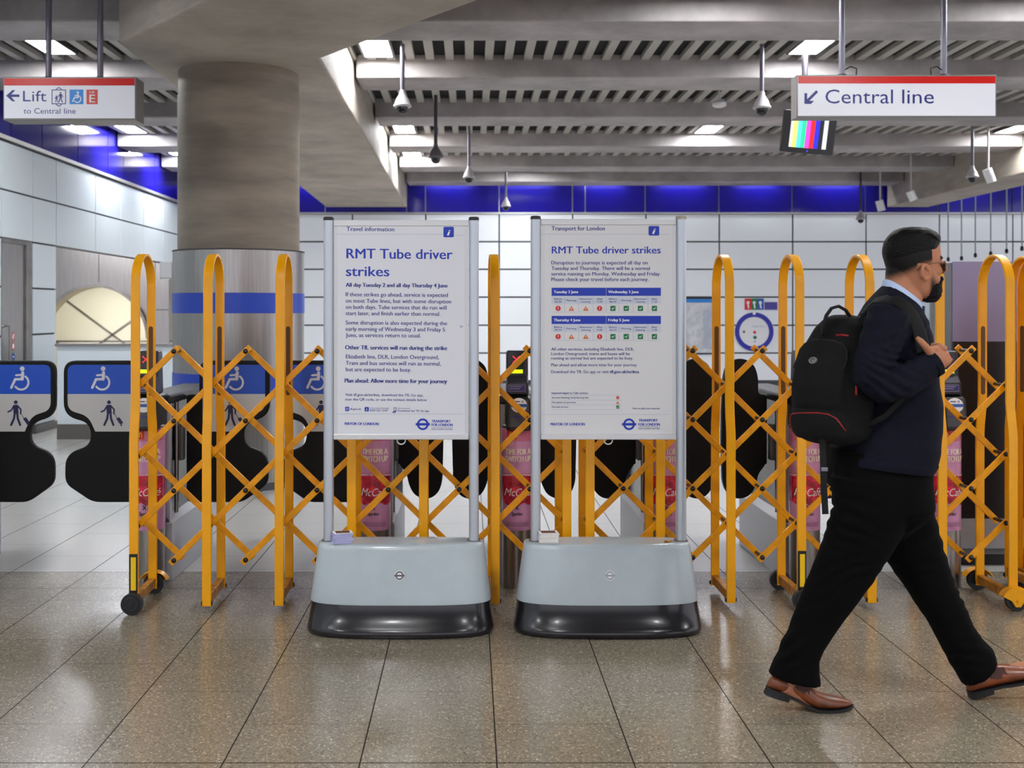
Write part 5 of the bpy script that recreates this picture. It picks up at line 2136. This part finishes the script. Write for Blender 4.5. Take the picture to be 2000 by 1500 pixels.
def shoe(name, fn, label):
    """fn maps (along, up) to a pixel-free world (x, z); the sole lies at up = 0"""
    Yc = fn.Y
    q = MB()
    secs = []
    for s, zb_, zt, hw in ST:
        r_ = []
        for k in range(24):
            a = 2 * math.pi * k / 24
            zz = (zb_ + zt) / 2 + (zt - zb_) / 2 * sgnpow(math.sin(a), 0.8)
            wy = hw * sgnpow(math.cos(a), 0.75)
            if math.sin(a) > 0:
                wy *= 1 - 0.28 * math.sin(a)
            x, z = fn(s, zz)
            r_.append(Vector((x, Yc + wy, z)))
        secs.append(r_)
    q.rings(secs)
    sh_ = q.build(name, leather, person, smooth=True, angle=180)
    sh_['label'] = label
    q = MB()
    def outline(g, w):
        return [(s, -hw * w) for s, _, _, hw in ST if g(s)] + [(s, hw * w) for s, _, _, hw in reversed(ST) if g(s)]
    secs = []
    for s, zb_, zt, hw in ST:
        h2 = hw * 1.07 + 0.002
        lo = zb_ - 0.008 if s > 0.13 else zb_ - 0.007
        r_ = []
        for wy, zz in ((-h2, lo), (h2, lo), (h2, zb_ + 0.002), (-h2, zb_ + 0.002)):
            x, z = fn(s + (-0.002 if s < 0.005 else (0.004 if s > 0.31 else 0)), zz)
            r_.append(Vector((x, Yc + wy, z)))
        secs.append(r_)
    q.rings(secs)
    q.build('sole', sole_m, sh_, smooth=True, angle=40)
    q = MB()
    r0, r1 = [], []
    for s, w_ in ((-0.003, 0.018), (0.012, 0.029), (0.040, 0.034), (0.075, 0.035)):
        pass
    hp_ = [(-0.003, -0.016), (0.012, -0.028), (0.040, -0.034), (0.078, -0.035), (0.078, 0.035), (0.040, 0.034), (0.012, 0.028), (-0.003, 0.016)]
    for zz in (0.0, 0.022):
        r0.append([Vector((fn(s + 0.003 * zz / 0.022, zz)[0], Yc + w_, fn(s, zz)[1])) for s, w_ in hp_])
    q.rings(r0)
    q.build('heel', sole_m, sh_)
    q = MB()
    for sy in (-1, 1):
        row = []
        for s, z0_, z1_ in ((0.085, 0.060, 0.089), (0.105, 0.050, 0.0885), (0.128, 0.046, 0.085), (0.146, 0.052, 0.081)):
            hw = 0.0375
            a, b = fn(s, z0_), fn(s, z1_)
            row.append((Vector((a[0], Yc + sy * (hw + 0.0005), a[1])), Vector((b[0], Yc + sy * (hw * 0.80), b[1]))))
        for (p0, p1), (p2, p3) in zip(row[:-1], row[1:]):
            q.face([p0, p1, p3, p2])
    q.build('elastic_gusset', elastic, sh_, smooth=True, angle=180)


def fr(s, z):
    # planted shoe: ball and toe flat, heel lifted about the ball
    bs = 0.205
    o_ = P(1601, 1384, 4.0)
    oz = 0.001
    if s >= bs:
        return (o_.x + (s - bs), oz + z)
    a = math.radians(15) * ss(0, 0.09, bs - s)
    dx, dz = s - bs, z
    return (o_.x + dx * math.cos(a) + dz * math.sin(a), oz - dx * math.sin(a) + dz * math.cos(a))


fr.Y = 4.0


def fl(s, z):
    o_ = P(1896, 1363.5, 4.107)
    a = math.radians(20)
    return (o_.x + s * math.cos(a) - z * math.sin(a), 0.0012 + s * math.sin(a) + z * math.cos(a))


fl.Y = 4.107
shoe('shoe', fr, 'tan leather shoe planted on its toe')
shoe('shoe', fl, 'tan leather shoe with raised toe')

# ------------------------------------------------------------------ backpack
BA = math.radians(38)                      # how far the pack is turned towards the camera
bc = P(1625, 750, 3.99)
bpk = thing('backpack', (bc.x, bc.y, P(0, 866, 3.95).z), 'black backpack with red piping worn on the back of the walking person', 'backpack')
# local axes: out (away from the back), wid (towards the camera side), up (slightly tilted)
AO = Vector((-math.cos(BA), -math.sin(BA), 0))
AW = Vector((math.sin(BA), -math.cos(BA), 0))
UPK = 3.95 / F


def bp(o_, w_, v):
    """o_ outwards, w_ sideways, v pixel row"""
    lean = -0.0011 * max(0.0, 735 - v) - 0.00025 * max(0, v - 800)
    p = Vector((bc.x, bc.y, 0)) + AO * (o_ + lean * 0.6) + AW * w_
    p.z = H - (v - VY) * UPK
    return p


BROWS = [(616, 0.040, 0.036), (622, 0.070, 0.050), (640, 0.098, 0.066), (665, 0.120, 0.082), (700, 0.136, 0.098), (740, 0.142, 0.108), (780, 0.142, 0.110), (820, 0.140, 0.108), (845, 0.134, 0.102), (860, 0.120, 0.090), (868, 0.095, 0.066)]
q = MB()
for (sh_o, grow) in ((0.0, 1.0),):
    q.rings([[bp(-0.005 + dd * sgnpow(math.cos(2 * math.pi * k / 36), 0.72), wd * sgnpow(math.sin(2 * math.pi * k / 36), 0.72), v) for k in range(36)] for v, wd, dd in BROWS])
# upper and lower front pockets bulging outwards
PR = [(664, 0.05, 0.02), (670, 0.078, 0.034), (684, 0.098, 0.042), (710, 0.108, 0.047), (750, 0.110, 0.048), (790, 0.108, 0.044), (802, 0.104, 0.030)]
q.rings([[bp(0.075 + dd * sgnpow(math.cos(2 * math.pi * k / 28), 0.8), wd * sgnpow(math.sin(2 * math.pi * k / 28), 0.7), v) for k in range(28)] for v, wd, dd in PR])
PR2 = [(800, 0.098, 0.036), (806, 0.110, 0.050), (825, 0.116, 0.056), (848, 0.112, 0.050), (858, 0.100, 0.036)]
q.rings([[bp(0.075 + dd * sgnpow(math.cos(2 * math.pi * k / 28), 0.8), wd * sgnpow(math.sin(2 * math.pi * k / 28), 0.7), v) for k in range(28)] for v, wd, dd in PR2])
pk = solidify_union(q, 0.0065, 4)
crease(pk, lambda c: 0.004 * noise.noise(c * 9) + 0.0025 * noise.noise(c * 22))
pbvh = BVHTree.FromBMesh(pk.bm)
pko = pk.build('pack_body', pack_m, bpk, smooth=True, angle=180)


def on_pack(w_, v, lift=0.002):
    """point on the outward face of the pack"""
    st = bp(0.4, w_, v)
    hit = pbvh.ray_cast(st, -AO)
    return (hit[0] + hit[1] * lift) if hit[0] else bp(0.1, w_, v)


def piping(pts, r, m, name, parent, flat=1.0):
    q = MB()
    q.tube(pts, r, 8)
    return q.build(name, m, parent, smooth=True, angle=180)


arch_ = [(-0.100, 720), (-0.100, 700), (-0.092, 684), (-0.075, 673), (-0.045, 667), (0.0, 665), (0.045, 667), (0.075, 673), (0.092, 684), (0.100, 700), (0.100, 720)]
piping([on_pack(a, b, 0.001) for a, b in arch_], 0.0045, pack_s, 'pocket_zip', bpk)
low_ = [(-0.108, 846), (-0.108, 826), (-0.102, 813), (-0.08, 809), (-0.03, 806), (0.02, 804), (0.062, 805), (0.09, 812), (0.104, 824), (0.112, 836)]
piping([on_pack(a, b, 0.0008) for a, b in low_], 0.0024, pack_red, 'red_piping', bpk)
piping([on_pack(a, b, 0.001) for a, b in ((0.03, 655), (0.055, 654.5), (0.075, 656))], 0.0035, pack_red, 'red_tab', bpk)
q = MB()
lc = on_pack(-0.012, 704, 0.0)
ln_ = pbvh.ray_cast(bp(0.4, -0.012, 704), -AO)[1]
tx = AW - ln_ * AW.dot(ln_)
tx.normalize()
tz = ln_.cross(tx)
q.rings([[lc + ln_ * h_ + tx * (0.017 * math.cos(2 * math.pi * k / 24)) + tz * (0.013 * math.sin(2 * math.pi * k / 24)) for k in range(24)] for h_ in (-0.002, 0.0035)])
lg = q.build('logo_badge', pack_logo, bpk, smooth=True)
q = MB()
q.tube([lc + ln_ * 0.0042 + tx * (0.009 * math.cos(a)) + tz * (0.006 * math.sin(a)) for a in [math.radians(40 + 30 * k) for k in range(9)]], 0.0012, 6)
q.build('logo_mark', pack_m, lg, smooth=True)
# top handle
q = MB()
hp2 = [P(1606, 655, 3.97), P(1608, 636, 3.96), P(1614, 616, 3.955), P(1624, 602, 3.955), P(1638, 598, 3.955), P(1652, 606, 3.955), P(1660, 618, 3.955)]
q.tube(hp2, [(0.006, 0.012)] * 7, 10, side=(0, 1, 0))
q.build('handle_loop', pack_s, bpk, smooth=True, angle=180)
# shoulder strap lying over the jacket
path = [(1662, 622), (1676, 610), (1694, 598), (1712, 588), (1732, 581), (1752, 585), (1768, 596), (1780, 612), (1789, 632), (1794, 652), (1799, 672), (1803, 688)]
pts, nrm = [], []
for u, v in path:
    d0 = P(u, v, 3.0)
    o3 = Vector((0, 0, H))
    dirv = (d0 - o3).normalized()
    hit = jbvh.ray_cast(o3, dirv)
    if hit[0]:
        pts.append(hit[0].copy())
        nrm.append(hit[1].copy())
    else:
        hit = jbvh.find_nearest(P(u, v, 3.93))
        pts.append(hit[0].copy())
        nrm.append(hit[1].copy())
# ease the strap: smooth the path and keep it outside the jacket
for _ in range(3):
    pts = [pts[0]] + [(pts[i - 1] + pts[i] * 2 + pts[i + 1]) / 4 for i in range(1, len(pts) - 1)] + [pts[-1]]
    nrm = [nrm[0]] + [(nrm[i - 1] + nrm[i] * 2 + nrm[i + 1]).normalized() for i in range(1, len(nrm) - 1)] + [nrm[-1]]
q = MB()
secs = []
for i, p in enumerate(pts):
    t_ = (pts[min(i + 1, len(pts) - 1)] - pts[max(i - 1, 0)]).normalized()
    n_ = (nrm[i] - t_ * nrm[i].dot(t_)).normalized()
    b_ = t_.cross(n_)
    wd, tk = 0.026, 0.008
    secs.append([p + n_ * 0.006 + b_ * (wd * sgnpow(math.cos(2 * math.pi * k / 16), 0.6)) + n_ * (tk * sgnpow(math.sin(2 * math.pi * k / 16), 0.6)) for k in range(16)])
q.rings(secs)
q.build('shoulder_strap', pack_s, bpk, smooth=True, angle=60)
# lower strap, waist strap hanging down, buckles
q = MB()
q.tube([P(1806, 690, 3.872), P(1800, 716, 3.876), P(1770, 770, 3.872), P(1730, 812, 3.872), P(1690, 834, 3.90)], [(0.011, 0.003)] * 5, 8)
q.build('lower_strap', pack_s, bpk, smooth=True, angle=180)
q = MB()
q.bar([P(1606, 858, 3.90), P(1608, 900, 3.895), P(1609, 950, 3.895), P(1612, 1004, 3.90)], 0.022, 0.004, (1, 0, 0.04))
q.build('hanging_strap', pack_s, bpk)
q = MB()
q.box(P(1602, 0, 3.9).x, P(1615, 0, 3.9).x, 3.888, 3.902, P(0, 920, 3.9).z, P(0, 912, 3.9).z)
q.build('buckle', metal_b, bpk, bevel=0.002)
# side panel piping
q = MB()
sp_ = []
for v in (735, 750, 765, 772):
    hit = pbvh.ray_cast(Vector((0, 0, H)), (P(1672, v, 3.4) - Vector((0, 0, H))).normalized())
    sp_.append(hit[0] + hit[1] * 0.001 if hit[0] else P(1674, v, 3.9))
q.tube(sp_, 0.004, 8)
q.build('red_tab', pack_red, bpk, smooth=True, angle=180)
